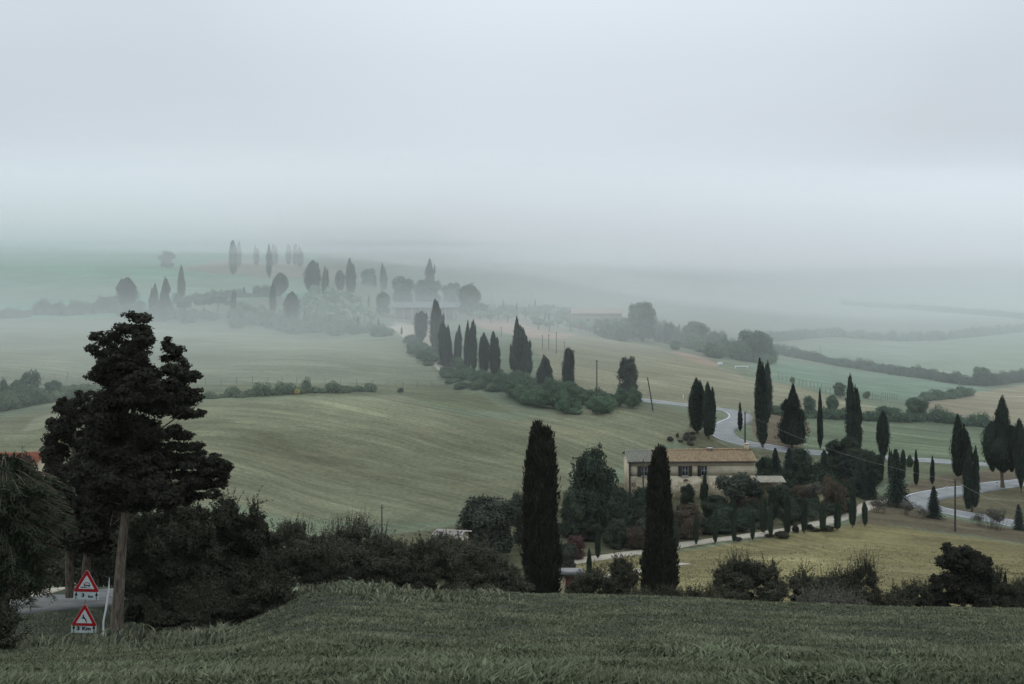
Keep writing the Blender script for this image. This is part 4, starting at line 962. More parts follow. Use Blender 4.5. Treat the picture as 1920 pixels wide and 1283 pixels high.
def farmhouse():
    Y = 187.0; x0 = (1178-960)/F*Y; x1 = (1414-960)/F*Y; L = x1-x0; D = 6.4
    ze = -(864-HZ)/F*Y; zr = ze+.95
    g = min(gz(x0, Y), gz(x1, Y), gz((x0+x1)/2, Y), gz(x0, Y+D), gz(x1, Y+D))-.6
    h = ze-g
    t = thing('farmhouse', 'long stone farmhouse with orange tiled roof and dark shutters', 'house', ((x0+x1)/2, Y+D/2, g), rz=math.radians(2.2))
    hw, hd = L/2, D/2
    mb = MB()
    wins = [((1197+1215)/2, 18), (1283, 24), (1319, 18)]
    def wx(px): return (px-960)/F*Y-(x0+x1)/2
    wz0, wz1 = h-2.0, h-.72
    # front wall built round its openings
    cuts = sorted([(wx(p)-.42, wx(p)+.42) for p, _ in wins]); xs = [-hw]
    th = .35
    def wbox(a, b, za, zb): mb.box(((a+b)/2, -hd+th/2, (za+zb)/2), (b-a, th, zb-za))
    wbox(-hw, hw, 0, wz0); wbox(-hw, hw, wz1, h)
    e = -hw
    for a, b in cuts: wbox(e, a, wz0, wz1); e = b
    wbox(e, hw, wz0, wz1)
    mb.box((0, hd-th/2, h/2), (L, th, h)); mb.box((-hw+th/2, 0, h/2), (th, D-2*th, h)); mb.box((hw-th/2, 0, h/2), (th, D-2*th, h))
    for sx in (-hw, hw-th):
        mb.add([(sx,-hd,h),(sx,hd,h),(sx,0,h+.76),(sx+th,-hd,h),(sx+th,hd,h),(sx+th,0,h+.76)], [(0,2,1,0),(3,4,5,3)]); mb.add([(sx,-hd,h),(sx,0,h+.76),(sx+th,0,h+.76),(sx+th,-hd,h)], [(0,1,2,3)])
    link('wall', mb.mesh('wall', M['wall']), t)
    fl = MB(); fl.box((0, 0, h-.3), (L-.8, D-.8, .1)); link('floor_slab', fl.mesh('floor_slab', M['frame']), t)
    mb = MB(); ov = .38; zz = h-.06
    sl_ = (.82)/(hd)
    tiled_slope(mb, -hw-.3, hw+.3, -hd-ov, zz-ov*sl_+.06, 0, h+.84, seed=3)
    tiled_slope(mb, -hw-.3, hw+.3, hd+ov, zz-ov*sl_+.06, 0, h+.84, seed=4)
    rf = link('roof', mb.mesh('roof', M['tile']), t)
    mb = MB(); mb.tube([(-hw-.32, 0, h+.88), (hw+.32, 0, h+1.04)], .13, 8); link('ridge_tiles', mb.mesh('ridge_tiles', M['tile']), rf)
    mb = MB(); mb.box((hw-.45, -.2, h+1.25), (.5, .6, .9)); mb.box((hw-.45, -.2, h+1.75), (.66, .76, .1)); link('chimney', mb.mesh('chimney', M['wall']), rf)
    mb = MB(); mb.box((2.9, -.1, h+1.18), (.75, .4, .14)); mb.box((2.9, -.1, h+1.05), (.3, .3, .16)); link('roof_vent', mb.mesh('roof_vent', M['frame']), rf)
    mb = MB(); mb.box((0, -hd-ov-.05, zz-ov*sl_-.0), (L+.6, .1, .12)); link('gutter', mb.mesh('gutter', M['dark']), t)
    for px, w_ in wins:
        c = wx(px); 
        fr = MB(); zc = (wz0+wz1)/2; hh = wz1-wz0
        for dx in (-.39, 0, .39): fr.box((c+dx, -hd+.16, zc), (.07, .07, hh))
        for dz in (-hh/2+.035, 0, hh/2-.035): fr.box((c, -hd+.155, zc+dz), (.71, .055, .06))
        wn = link('window', fr.mesh('window', M['frame']), t)
        gl = MB(); gl.box((c, -hd+.20, zc), (.80, .02, hh)); link('pane', gl.mesh('pane', M['glass']), wn)
        si = MB(); si.box((c, -hd-.06, wz0-.03), (1.0, .18, .08)); link('sill', si.mesh('sill', M['frame']), wn)
        for sg in (-1, 1):
            if px > 1300 and sg == 1: continue
            sh = MB(); sh.box((c+sg*.66, -hd-.05, zc), (.46, .05, hh+.08))
            for q in range(9): sh.box((c+sg*.66, -hd-.082, zc-hh/2+.1+q*(hh-.1)/9), (.36, .02, .05))
            link('shutter', sh.mesh('shutter', M['shutter']), t)
    # brown downpipe on the left corner and cartwheel hoops hung on the wall
    mb = MB(); mb.tube([(-hw+.02, -hd-.12, 0), (-hw+.02, -hd-.12, h-.1)], .12, 8); link('downpipe', mb.mesh('downpipe', M['dark']), t)
    for px, py in ((1186,908),(1195,915),(1187,920)):
        c = (wx(px), -hd-.05, -(py-HZ)/F*Y-g); a = np.linspace(0, 2*math.pi, 17)
        mb = MB(); mb.tube([(c[0]+.2*math.cos(q), c[1], c[2]+.2*math.sin(q)) for q in a], .045, 5, cap=False); link('wall_hoop', mb.mesh('wall_hoop', M['shutter']), t)
    mb = MB()
    a = np.linspace(0, math.pi, 9)
    for q in range(8):
        mb.add([(wx(1284)+.34*math.cos(a[q]), -hd-.03, wz0-.5+.16*math.sin(a[q])-.1), (wx(1284)+.34*math.cos(a[q+1]), -hd-.03, wz0-.5+.16*math.sin(a[q+1])-.1), (wx(1284), -hd-.20, wz0-.62)], [(0,1,2,0)])
    link('flower_bowl', mb.mesh('flower_bowl', M['shutter']), t)
    # lean-to
    p = at(1444, 182); ze2 = -(902-HZ)/F*182
    t2 = thing('lean_to', 'small lean-to with grey tiled roof right of the farmhouse', 'shed', (p.x, 182, gz(p.x, 182)-.3))
    h2 = ze2-(gz(p.x, 182)-.3); w2 = 48/F*182
    mb = MB(); tiled_slope(mb, -w2/2-.2, w2/2+.2, -1.3, h2, 1.2, h2+.35, seed=8); link('roof', mb.mesh('roof', M['tilegrey']), t2)
    mb = MB(); mb.box((0, 1.0, h2/2), (w2, .25, h2)); mb.box((-w2/2+.1, 0, h2/2), (.2, 1.7, h2)); link('wall', mb.mesh('wall', M['wall']), t2)
    for sx in (-1, 1): mb = MB(); mb.box((sx*(w2/2-.1), -1.1, h2/2-.05), (.16, .16, h2-.1)); link('post', mb.mesh('post', M['pole']), t2)
M['tilegrey'] = tilemat('grey_tiles', (.34,.30,.23), (.48,.44,.36), (.34,.32,.26), -100, -99)
farmhouse()

def barn():
    Y = hit(745, 598, 330).y; x0, x1 = (738-960)/F*Y, (854-960)/F*Y; L = x1-x0; cx = (x0+x1)/2; D = 9
    g = min(gz(x0, Y), gz(x1, Y), gz(cx, Y+D))-.3; ze = -(576-HZ)/F*Y; h = ze-g
    t = thing('barn', 'long open barn with pale flat-pitched roof in the mist', 'barn', (cx, Y+D/2, g))
    M['barnroof'] = plain('barn_roof_sheet', (.13,.145,.14), (.19,.205,.20), 1.5, .9, .1); M['barnwall'] = plain('barn_wall_boards', (.20,.15,.12), (.32,.25,.2), 2, .9, .1, 4, 0, (3,3,.2))
    mb = MB(); mb.add([(-L/2-.5,-D/2-.8,h-.1),(L/2+.5,-D/2-.8,h-.1),(L/2+.5,0,h+1.3),(-L/2-.5,0,h+1.3),(L/2+.5,D/2+.8,h-.1),(-L/2-.5,D/2+.8,h-.1)], [(0,1,2,3),(3,2,4,5)]); mb.box((0,-D/2-.8,h-.2),(L+1,.12,.3)); link('roof', mb.mesh('roof', M['barnroof']), t)
    mb = MB(); mb.box((0, D/2-.2, h/2), (L, .3, h)); mb.box((-L/2+.15, 0, h/2), (.3, D-.8, h)); mb.box((-L*.30, -D/2+.6, h/2), (L*.36, .25, h-.2)); link('wall', mb.mesh('wall', M['barnwall']), t)
    for q in range(8): mb = MB(); mb.box((-L/2+.4+q*(L-.8)/7, -D/2-.1, h/2-.1), (.3, .3, h)); link('post', mb.mesh('post', M['frame']), t)
barn()

def small_house(pxa, pxb, base, eave, ridge, lab, wallc, roofc, name='cottage', ymin=330, wins=3, D=6.5):
    p = hit((pxa+pxb)/2, base, ymin); Y = p.y; L = (pxb-pxa)/F*Y; g = p.z-.4; h = -(eave-HZ)/F*Y-g; rr = max(-(ridge-HZ)/F*Y-(h+g), .3)
    t = thing(name, lab, 'house', (p.x, Y+D/2, g))
    mb = MB(); mb.box((0,0,h/2),(L,D,h)); mb.add([(-L/2,-D/2,h),(-L/2,D/2,h),(-L/2,0,h+rr),(L/2,-D/2,h),(L/2,D/2,h),(L/2,0,h+rr)], [(0,2,1,0),(3,4,5,3)]); link('wall', mb.mesh('wall', wallc), t)
    mb = MB(); mb.add([(-L/2-.3,-D/2-.4,h-.05),(L/2+.3,-D/2-.4,h-.05),(L/2+.3,0,h+rr+.1),(-L/2-.3,0,h+rr+.1),(L/2+.3,D/2+.4,h-.05),(-L/2-.3,D/2+.4,h-.05)], [(0,1,2,3),(3,2,4,5)]); link('roof', mb.mesh('roof', roofc), t)
    for q in range(wins):
        w_ = MB(); x = -L/2+(q+.7)*L/(wins+.4); w_.box((x, -D/2-.01, h*.62), (.9, .06, 1.1)); link('window', w_.mesh('window', M['glass']), t)
small_house(1073, 1166, 622, 588, 580, 'long misty farmhouse with pinkish roof behind the olives', plain('pink_plaster', (.26,.21,.17), (.34,.28,.23)), plain('pink_tiles', (.26,.20,.17), (.34,.27,.23)), 'farmhouse', wins=5)
small_house(1318, 1343, 648, 636, 631, 'little white hut among the trees above the stubble slope', M['white'], plain('hut_roof', (.5,.42,.38), (.6,.5,.45)), 'hut', wins=1, D=3.5)
small_house(1350, 1359, 652, 636, 635, 'narrow dark box hut right of the white hut', plain('dark_boards', (.05,.06,.055), (.09,.10,.09)), M['dark'], 'hut', wins=0, D=2)
# orange-roofed house glimpsed at the far left
def side_house(pxa, pxb, eave, ridge, Y, lab):
    cx = ((pxa+pxb)/2-960)/F*Y; L = (pxb-pxa)/F*Y; g = gz(cx, Y)-.4; h = -(eave-HZ)/F*Y-g; D = 5; rr = -(ridge-HZ)/F*(Y+D/2)-(h+g)
    t = thing('farmhouse', lab, 'house', (cx, Y+D/2, g)); mb = MB(); mb.box((0,0,h/2),(L,D,h)); link('wall', mb.mesh('wall', M['wall']), t)
    mb = MB(); tiled_slope(mb, -L/2-.3, L/2+.3, -D/2-.4, h, 0, h+max(rr,.6), seed=5); tiled_slope(mb, -L/2-.3, L/2+.3, D/2+.4, h, 0, h+max(rr,.6), seed=6)
    link('roof', mb.mesh('roof', M['tilered']), t)
M['tilered'] = tilemat('red_tiles', (.19,.065,.038), (.28,.10,.055), (.4,.2,.1), -100, -99)
side_house(-60, 18, 873, 863, 118, 'red-roofed house cut by the left frame edge behind the cedar')
side_house(33, 60, 873, 862, 112, 'small red-tiled roof right of the other behind the cedar')
# pale stone outbuilding under the round tree
def outbuilding():
    Y = 128.0; 
    for pxa, pxb, eave, ridge, lab in ((818,866,1015,1003,'low building with pale worn tile roof behind the dark thicket'),):
        cx = ((pxa+pxb)/2-960)/F*Y; L = (pxb-pxa)/F*Y; g = gz(cx, Y)-.6; h = -(eave-HZ)/F*Y-g; rr = .5; D = 4
        t = thing('outbuilding', lab, 'house', (cx, Y+D/2, g), rz=-.25)
        mb = MB(); mb.box((0,0,h/2),(L,D,h)); link('wall', mb.mesh('wall', M['wall']), t)
        mb = MB(); tiled_slope(mb, -L/2-.3, L/2+.3, -D/2-.4, h, 0, h+rr, seed=15); tiled_slope(mb, -L/2-.3, L/2+.3, D/2+.4, h, 0, h+rr, seed=16); link('roof', mb.mesh('roof', M['palestone']), t)
M['palestone'] = tilemat('pale_tiles', (.26,.23,.20), (.42,.37,.33), (.5,.45,.4), -100, -99)
outbuilding()
# red door shelter at the foot of the big cypress
p = at(1068, 104); M['redpaint'] = plain('faded_red_paint', (.10,.035,.03), (.15,.055,.045), 3)
g = p.z-.2; t = thing('small_shed', 'small shed with a faded red door beside the nearest big cypress', 'shed', (p.x, 104, g))
h = -(1078-HZ)/F*104-g
mb = MB(); mb.box((0,.8,h/2),(1.7,1.5,h)); link('wall', mb.mesh('wall', M['wall']), t)
mb = MB(); mb.box((0,.7,h+.06),(2.1,2.0,.1)); link('roof', mb.mesh('roof', M['dark']), t)
mb = MB(); mb.box((.1,.02,h*.5),(.8,.05,h*.9)); d_ = link('door', mb.mesh('door', M['redpaint']), t)
p = at(963, 98); t = thing('rubbish_bin', 'dark wheeled bin half hidden left of the nearest big cypress', 'bin', (p.x, 98, p.z))
hb = max(-(1084-HZ)/F*98-p.z, .9)
mb = MB(); mb.box((0,0,hb/2),(.62,.7,hb)); link('body', mb.mesh('body', M['dark']), t); mb = MB(); mb.box((0,0,hb+.05),(.72,.8,.09)); link('lid', mb.mesh('lid', M['dark']), t)
for sx in (-.32,.32): mb = MB(); a=np.linspace(0,2*math.pi,9); mb.tube([(sx-.03,.3,.12),(sx+.03,.3,.12)],.12,8); link('wheel', mb.mesh('wheel', M['dark']), t)

# ------------------------------------------------------------------ poles, wires, posts
def pole(px, base, top, lab, ymin=150, rad=.11, tilt=0, arm=False, Y=None, ptop=None):
    p = hit(px, base, ymin) if Y is None else at(px, Y); H = -(top-HZ)/F*p.y-p.z
    dx = 0 if ptop is None else (ptop-px)/F*p.y
    o = thing('utility_pole', lab, 'pole', p, 'wooden utility poles')
    mb = MB(); mb.tube([(0,0,-.4),(dx*.5,0,H*.5),(dx,0,H)], [rad*1.25, rad*1.05, rad*.8], 8); link('pole_shaft', mb.mesh('pole_shaft', M['pole']), o)
    mb = MB(); mb.tube([(dx-.25,0,H-.3),(dx+.25,0,H-.3)], .04, 5); link('insulator_bracket', mb.mesh('insulator_bracket', M['dark']), o)
    return Vector((p.x+dx, p.y, p.z+H-.25))
wp = []
wp.append(pole(1225, 770, 708, 'leaning utility pole in the mown field beside the upper road', ptop=1214))
wp.append(pole(1397, 835, 772, 'straight utility pole inside the loop of the road bend'))
wp.append(pole(1791, 997, 898, 'tall utility pole on the bank below the lower road hairpin'))
pole(1119, 766, 675, 'utility pole standing in the roadside thicket')
pole(1076, 740, 656, 'thin utility pole just right of the blunt columnar cypress', rad=.08)
pole(1206, 930, 862, 'thin dark pole in front of the farmhouse left window', Y=185.5, rad=.09)
pole(716, 990, 947, 'short thin pole at the foot of the big mown field', rad=.07, Y=150)
for px, base, top in [(1043,664,622),(1029,656,627),(1017,655,628),(1058,655,640),(940,632,612),(923,572,550),(995,570,548),(1836,560,548)]:
    pole(px, base, top, 'thin distant pole on the misty slope right of the barn' if px < 1700 else 'faintest distant pole beside the foggy round tree', rad=.07, ymin=260)
pole(1538, 668, 648, 'thin pole on the misty right slope by the hedge', rad=.06, ymin=380)
pole(1708, 630, 610, 'thin pole on the far misty right slope', rad=.06, ymin=480)
M['wire'] = plain('wire_metal', (.28,.28,.28), (.35,.35,.35), 3, .5)
def wire(a, b, sag, lab):
    mb = MB(); n = 16; o = Vector(a); pts = [tuple(Vector(a).lerp(Vector(b), k/n)-o-Vector((0,0,sag*4*(k/n)*(1-k/n)))) for k in range(n+1)]
    mb.tube(pts, .010, 4, cap=False); tag(link('power_line', mb.mesh('power_line', M['wire']), loc=o), lab, 'wire', 'overhead wires')
wire(wp[0], wp[1], 1.0, 'wire from the leaning pole to the pole in the road loop')
wire(wp[1], wp[2], 1.2, 'long wire from the road-loop pole down to the tall bank pole')
wire(wp[2], at(2050, 150, 985), 1.0, 'wire from the tall bank pole out past the right frame edge')

M['post'] = plain('weathered_post', (.10,.085,.07), (.18,.16,.13), 5)
def marker(px, base, top, lab, ymin=150, w_=.13):
    p = hit(px, base, ymin); H = -(top-HZ)/F*p.y-p.z
    t = thing('marker_post', lab, 'marker post', p, 'white roadside marker posts')
    mb = MB(); mb.box((0,0,H/2-.1),(w_,w_,H+.2)); link('post', mb.mesh('post', M['white']), t)
    mb = MB(); mb.box((0,0,H-.12),(w_+.02,w_+.02,.10)); link('black_band', mb.mesh('black_band', M['dark']), t)
for a in [(1281,750,739,'white marker post by the road left of the leaning cypress pair',200),(1405,776,769,'white marker post on the outer edge of the road bend',200),(1447,838,832,'white marker post by the road under the tall two-lobed cypress',180),(1526,850,843,'white marker post by the road left of the needle-thin cypress',180),(1775,918,912,'white marker post on the lower road near the two dark cypresses',160)]:
    marker(*a)
marker(1869, 913, 903, 'white marker post on the lower road right of the two dark cypresses', 150, .2)
p = hit(1350, 686, 300); t = thing('water_tank', 'small white box standing on the far edge of the stubble slope', 'tank', p)
mb = MB(); mb.box((0,0,.42),(1.2,.8,.75)); link('body', mb.mesh('body', M['white']), t); mb = MB(); mb.box((0,0,.83),(1.3,.9,.06)); link('lid', mb.mesh('lid', M['white']), t)
p = hit(1390, 693, 300); t = thing('garden_table', 'long white table beside the white box on the slope edge', 'table', p)
mb = MB(); mb.box((0,0,.78),(3.4,.8,.09)); link('table_top', mb.mesh('table_top', M['white']), t)
for sx in (-1.5, 1.5):
    for sy in (-.3, .3): mb = MB(); mb.box((sx,sy,.37),(.09,.09,.74)); link('leg', mb.mesh('leg', M['white']), t)

def fence(line, step, h, lab, ymin, name='fence', rad=.045, wires=2):
    W = curve_pts([np.array((q.x, q.y)) for q in (hit(a, b, ymin) for a, b in line)], .5)
    d = np.concatenate([[0], np.cumsum(np.linalg.norm(np.diff(W, axis=0), axis=1))]); n = int(d[-1]/step)
    o = Vector((W[0][0], W[0][1], gz(*W[0]))); t = thing(name, lab, 'fence', o); r = np.random.default_rng(len(lab)); tops = []
    me = None
    for k in range(n+1):
        x, y = np.interp(k*step, d, W[:, 0]), np.interp(k*step, d, W[:, 1]); z = gz(x, y)
        if me is None: mb = MB(); mb.tube([(0,0,-.3),(0,0,h)], rad, 5); me = mb.mesh('fence_post', M['post'])
        p_ = link('fence_post', me, t, (x-o.x, y-o.y, z-o.z)); p_.scale = (1, 1, r.uniform(.85, 1.12)); p_.rotation_euler = (r.normal(0, .04), r.normal(0, .04), 0)
        tops.append((x-o.x, y-o.y, z-o.z))
    mb = MB()
    for q in range(wires): mb.tube([(a, b, c+h*(.45+.4*q)) for a, b, c in tops], .008, 3, cap=False)
    if wires: link('fence_wire', mb.mesh('fence_wire', M['dark']), t)
fence([(385,722),(500,719),(620,722),(720,727),(815,725)], 3.0, 1.3, 'wire fence on thin posts between the two left fields', 240)
fence([(150,716),(120,712),(80,716)], 3.0, 1.3, 'short wire fence behind the thick left hedge', 240)
fence([(1460,712),(1500,722),(1560,738),(1610,748)], 1.9, 1.5, 'upper row of vineyard posts on the green field', 300, 'vineyard_fence', .05)
fence([(1612,747),(1640,750),(1684,751)], 1.0, 1.5, 'lower dense row of vineyard posts on the green field', 290, 'vineyard_fence', .05)

# ------------------------------------------------------------------ road signs
def extrude_poly(mb, pts, y0, y1, tone=.5):
    n = len(pts); v = [(x, y0, z) for x, z in pts]+[(x, y1, z) for x, z in pts]
    mb.add(v[:n], [list(range(n))]); mb.add(v[n:], [list(range(n))[::-1]])
    mb.add(v, [(i, i+n, (i+1) % n+n, (i+1) % n) for i in range(n)], tone)
def rounded_tri(side, rad, n=5):
    h = side*math.sqrt(3)/2; c = [(-side/2, -h/3), (side/2, -h/3), (0, 2*h/3)]; out = []
    k = rad*2
    cc = [(x*(1-k/(side/math.sqrt(3))), z*(1-k/(side/math.sqrt(3)))) for x, z in c]
    for (x, z), a0 in zip(cc, (210, 330, 90)):
        for q in range(n): a = math.radians(a0-60+120*q/(n-1)); out.append((x+rad*math.cos(a), z+rad*math.sin(a)))
    return out
M['signred'] = plain('sign_red', (.36,.008,.012), (.44,.012,.016), 8, .45, .35)
M['signwhite'] = plain('sign_white', (.60,.62,.61), (.72,.74,.73), 5, .5, .3)
M['signplate'] = plain('plate_white', (.50,.56,.55), (.62,.68,.67), 5, .5, .3)
M['signink'] = plain('sign_black', (.008,.009,.009), (.015,.015,.015), 5, .6, .2)
M['signpink'] = plain('sign_edge', (.42,.24,.22), (.58,.42,.40), 14, .6)
M['rustmark'] = plain('rust_stain', (.22,.05,.015), (.42,.10,.03), 20, .9)
M['zinc'] = plain('galvanised_steel', (.20,.20,.20), (.3,.3,.3), 12, .5, .5)
def text(body, size, mname, parent, loc, name='lettering', sx=1.0, bold=.012):
    cu = bpy.data.curves.new(name, 'FONT'); cu.body = body; cu.size = size; cu.align_x = 'CENTER'; cu.align_y = 'CENTER'; cu.extrude = .002; cu.offset = bold*size*.9
    cu.materials.append(M[mname]); tmp = bpy.data.objects.new(name, cu); COL.objects.link(tmp)
    dg = bpy.context.evaluated_depsgraph_get(); me = bpy.data.meshes.new_from_object(tmp.evaluated_get(dg)); bpy.data.objects.remove(tmp)
    if not me.materials: me.materials.append(M[mname])
    o = link(name, me, parent, loc); o.rotation_euler = (math.pi/2, 0, 0); o.scale = (sx, 1, 1); return o
def poly_part(name, pl, m, parent, y0, y1):
    mb = MB()
    for pts in pl: extrude_poly(mb, pts, y0, y1)
    return link(name, mb.mesh(name, M[m]), parent)
def arrow(x, z, s):
    return [[(x-.012*s, z-.5*s*.26), (x+.012*s, z-.5*s*.26), (x+.012*s, z+.02*s), (x-.012*s, z+.02*s)], [(x-.05*s, z+.0*s), (x+.05*s, z+.0*s), (x, z+.14*s)]]
def ell(cx, cz, rx, rz, n=12): return [(cx+rx*math.cos(2*math.pi*k/n), cz+rz*math.sin(2*math.pi*k/n)) for k in range(n)]
def signs():
    Y = 49.0; S = .92
    basepx, base = 156, 1212
    p = at(basepx, Y); zt = -(1062-HZ)/F*Y; H = zt-p.z
    t = thing('road_sign', 'two red-bordered warning triangles with distance plates on one post', 'road sign', p); t.rotation_euler = (0, math.radians(2.4), math.radians(4))
    mb = MB(); mb.tube([(0,.06,-.4),(0,.06,H-.35)], .03, 10); link('post', mb.mesh('post', M['zinc']), t)
    def loc(px, py):   # in the sign's own frame
        x = (px-basepx)/F*Y; z = -(py-HZ)/F*Y-p.z; a = math.radians(2.4); return (x*math.cos(a)-z*math.sin(a), z*math.cos(a)+x*math.sin(a))
    for nm, px, py, lab in (('car', 162, 1096, 'upper triangle, car sliding on loose surface'), ('deer', 158, 1160, 'lower triangle with a leaping deer and a rusty corner')):
        x, z = loc(px, py); e = bpy.data.objects.new('warning_triangle', None); COL.objects.link(e); e.parent = t; e.location = (x, 0, z); e['label'] = lab
        poly_part('rim', [rounded_tri(S, .045)], 'signpink', e, .0, .02)
        poly_part('red_border', [rounded_tri(S*.955, .038)], 'signred', e, -.004, -.001)
        poly_part('white_field', [rounded_tri(S*.60, .012)], 'signwhite', e, -.008, -.005)
        if nm == 'car':
            u = .01
            pl = [[(-.20,-.115),(.02,-.115),(.02,-.085),(-.20,-.085)]]
            R = lambda P, a=-.10, ox=.02, oz=.0: [(math.cos(a)*x_-math.sin(a)*z_+ox, math.sin(a)*x_+math.cos(a)*z_+oz) for x_, z_ in P]
            pl += [R([(-.10,-.05),(.10,-.05),(.105,-.015),(-.105,-.015)]), R([(-.105,-.015),(-.085,-.015),(-.058,.055),(-.078,.055)]), R([(.085,-.015),(.105,-.015),(.078,.055),(.058,.055)]), R([(-.078,.045),(.078,.045),(.07,.065),(-.07,.065)]),
                   R([(-.09,-.085),(-.06,-.085),(-.06,-.05),(-.09,-.05)]), R([(.06,-.085),(.09,-.085),(.09,-.05),(.06,-.05)]), R([(-.12,-.02),(-.105,-.02),(-.105,0.0),(-.12,0.0)]), R([(.105,-.02),(.12,-.02),(.12,0.0),(.105,0.0)])]
            for q in range(11): a_, b_ = .03+.017*q, -.095-.05*((q*37 % 10)/10)-.003*q; pl.append([(a_, b_), (a_+.014, b_), (a_+.012, b_+.012)])
            poly_part('sliding_car_symbol', pl, 'signink', e, -.0115, -.009)
        else:
            pl = [[(-.060,.070),(-.030,.085),(.005,.050),(.040,.005),(.075,-.050),(.082,-.085),(.055,-.080),(.020,-.040),(-.015,-.005),(-.045,.020)],
                  [(-.060,.070),(-.045,.105),(-.030,.118),(-.018,.110),(-.015,.085),(-.025,.06)], [(-.045,.120),(-.072,.112),(-.078,.104),(-.045,.098),(-.03,.108)],
                  [(-.038,.115),(-.030,.150),(-.022,.152),(-.026,.115)], [(-.026,.112),(-.006,.140),(-.001,.136),(-.018,.108)],
                  [(-.050,.045),(-.095,.020),(-.108,-.005),(-.100,-.007),(-.088,.010),(-.040,.022)], [(-.035,.018),(-.075,-.012),(-.070,-.040),(-.063,-.038),(-.062,-.016),(-.02,.005)],
                  [(.060,-.070),(.070,-.110),(.088,-.155),(.098,-.152),(.084,-.105),(.084,-.070)], [(.048,-.065),(.052,-.100),(.072,-.140),(.080,-.136),(.066,-.100),(.07,-.07)], [(.078,-.060),(.098,-.058),(.082,-.045)]]
            poly_part('leaping_deer_symbol', pl, 'signink', e, -.0115, -.009)
            poly_part('rust_stain', [[(-.44,-.245),(-.40,-.20),(-.33,-.20),(-.30,-.225),(-.24,-.21),(-.17,-.225),(-.12,-.235),(-.15,-.255),(-.3,-.25)]], 'rustmark', e, -.0095, -.0092)
    for px, py, txt, small in ((161.5, 1117, 'small', True), (157, 1179, 'large', False)):
        x, z = loc(px, py); pw, ph = (.86, .27) if small else (.85, .29)
        e = bpy.data.objects.new('distance_plate', None); COL.objects.link(e); e.parent = t; e.location = (x, 0, z)
        poly_part('plate', [[(-pw/2,-ph/2),(pw/2,-ph/2),(pw/2,ph/2),(-pw/2,ph/2)]], 'signplate', e, 0, .018)
        if small:
            text('3', .17, 'signink', e, (-.11,-.004,0), bold=.05, sx=1.25); text('km', .12, 'signink', e, (.15,-.004,-.03), bold=.05, sx=1.15)
        else:
            text('3', .18, 'signink', e, (-.19,-.004,0), bold=.05, sx=1.3); text('Km', .17, 'signink', e, (.09,-.004,0), bold=.05, sx=1.25)
        for sx in (-1, 1): poly_part('arrow', arrow(sx*pw*.40, -.005, 1.0 if small else 1.05), 'signink', e, -.006, -.002)
    for z_ in (loc(162,1096)[1], loc(158,1160)[1]):
        mb = MB(); mb.box((0,.045,z_-.05),(.12,.05,.05)); link('clamp', mb.mesh('clamp', M['zinc']), t)
signs()
# pale leaning stick beside the trunk
p = at(193, 52); o = thing('leaning_stick', 'thin white bent stake beside the trunk of the tall dark tree', 'stake', p); s = 52/F
mb = MB(); zz = lambda py: -(py-HZ)/F*52-p.z
mb.tube([(0,0,-.3),(.02,0,zz(1165)),((199-193)*s,0,zz(1140)),((204-193)*s,0,zz(1105)),((205-193)*s,0,zz(1083))], [.032,.034,.04,.028,.008], 7); link('stake', mb.mesh('stake', M['white']), o)
for px, Y_, top, lab in ((219, 40, 1196, 'dark fence stake standing in the grass below the trunk'), (263, 43, 1181, 'thin dark stake leaning in the grass right of the other')):
    p = at(px, Y_); H = -(top-HZ)/F*Y_-p.z; o = thing('fence_stake', lab, 'stake', p); mb = MB(); mb.tube([(0,0,-.2),(.03,0,max(H,.5))], [.05,.035], 6); link('stake', mb.mesh('stake', M['pole']), o)
# ------------------------------------------------------------------ the two big cypresses at the crest
def hero_cypress(px, Y, top, w, lab, seed, spires, n):
    p = at(px, Y); H = -(top-HZ)/F*Y-p.z; W = w/F*Y
    t = thing('cypress_tree', lab, 'cypress', p, 'big near cypresses')
    mb = MB(); cypress_crown(mb, H*.985, W, 'column', n, .34, seed, z0=H*.015, spires=spires, rough=.085, w_leaf=.22)
    r = np.random.default_rng(seed)
    # upright sprays that break the outline
    m = 420; k = np.sqrt(r.random(m)); tt = 1-.16*r.random(m)**.8; th = r.random(m)*6.28
    pk = np.array(PROF['column'])
    for q in range(150):
        t_ = r.uniform(.1, 1.0); s = spires[int(r.integers(0, len(spires)))]; tpk = np.array(PROF[s[5]])
        R = np.interp(t_, tpk[:, 0], tpk[:, 1])*W*.5*s[4]; a = r.random()*6.28
        b = np.array([s[0]*W+R*math.cos(a)*.96, s[1]*W+R*math.sin(a)*.96, H*.015+H*s[2]+t_*H*.985*s[3]-.15])
        l = r.uniform(.3, .75); n_ = 26; u = r.random(n_)
        dirv = unit(np.array([math.cos(a)*.28, math.sin(a)*.28, 1.0]))
        c = b+np.outer(u*l, dirv)+r.normal(0, .05, (n_, 3))*(1.15-u)[:, None]
        mb.leaves(c, unit(dirv+r.normal(0, .3, (n_, 3))), unit(r.normal(size=(n_, 3))), .20*r.uniform(.6, 1.3, n_), .05, r.random(n_)*.8+.1)
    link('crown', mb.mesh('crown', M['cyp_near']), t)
    link('trunk', trunk_mesh(H*.5, .22, 0, seed).mesh('trunk', M['bark']), t)
hero_cypress(1015, 93, 790, 66, 'nearest big cypress, broad dark column with a forked blunt tip', 21,
    [(-.02,0,0,.93,.94,'blunt'),(-.10,0,.1,.90,.58,'blunt'),(.15,.05,.05,.92,.52,'blunt'),(-.10,-.1,0,.89,.78,'blunt'),(-.28,.1,.1,.62,.36,'blunt'),(.05,-.1,0,.5,.96,'blunt'),(.05,.15,.3,.66,.50,'column')], 32000)
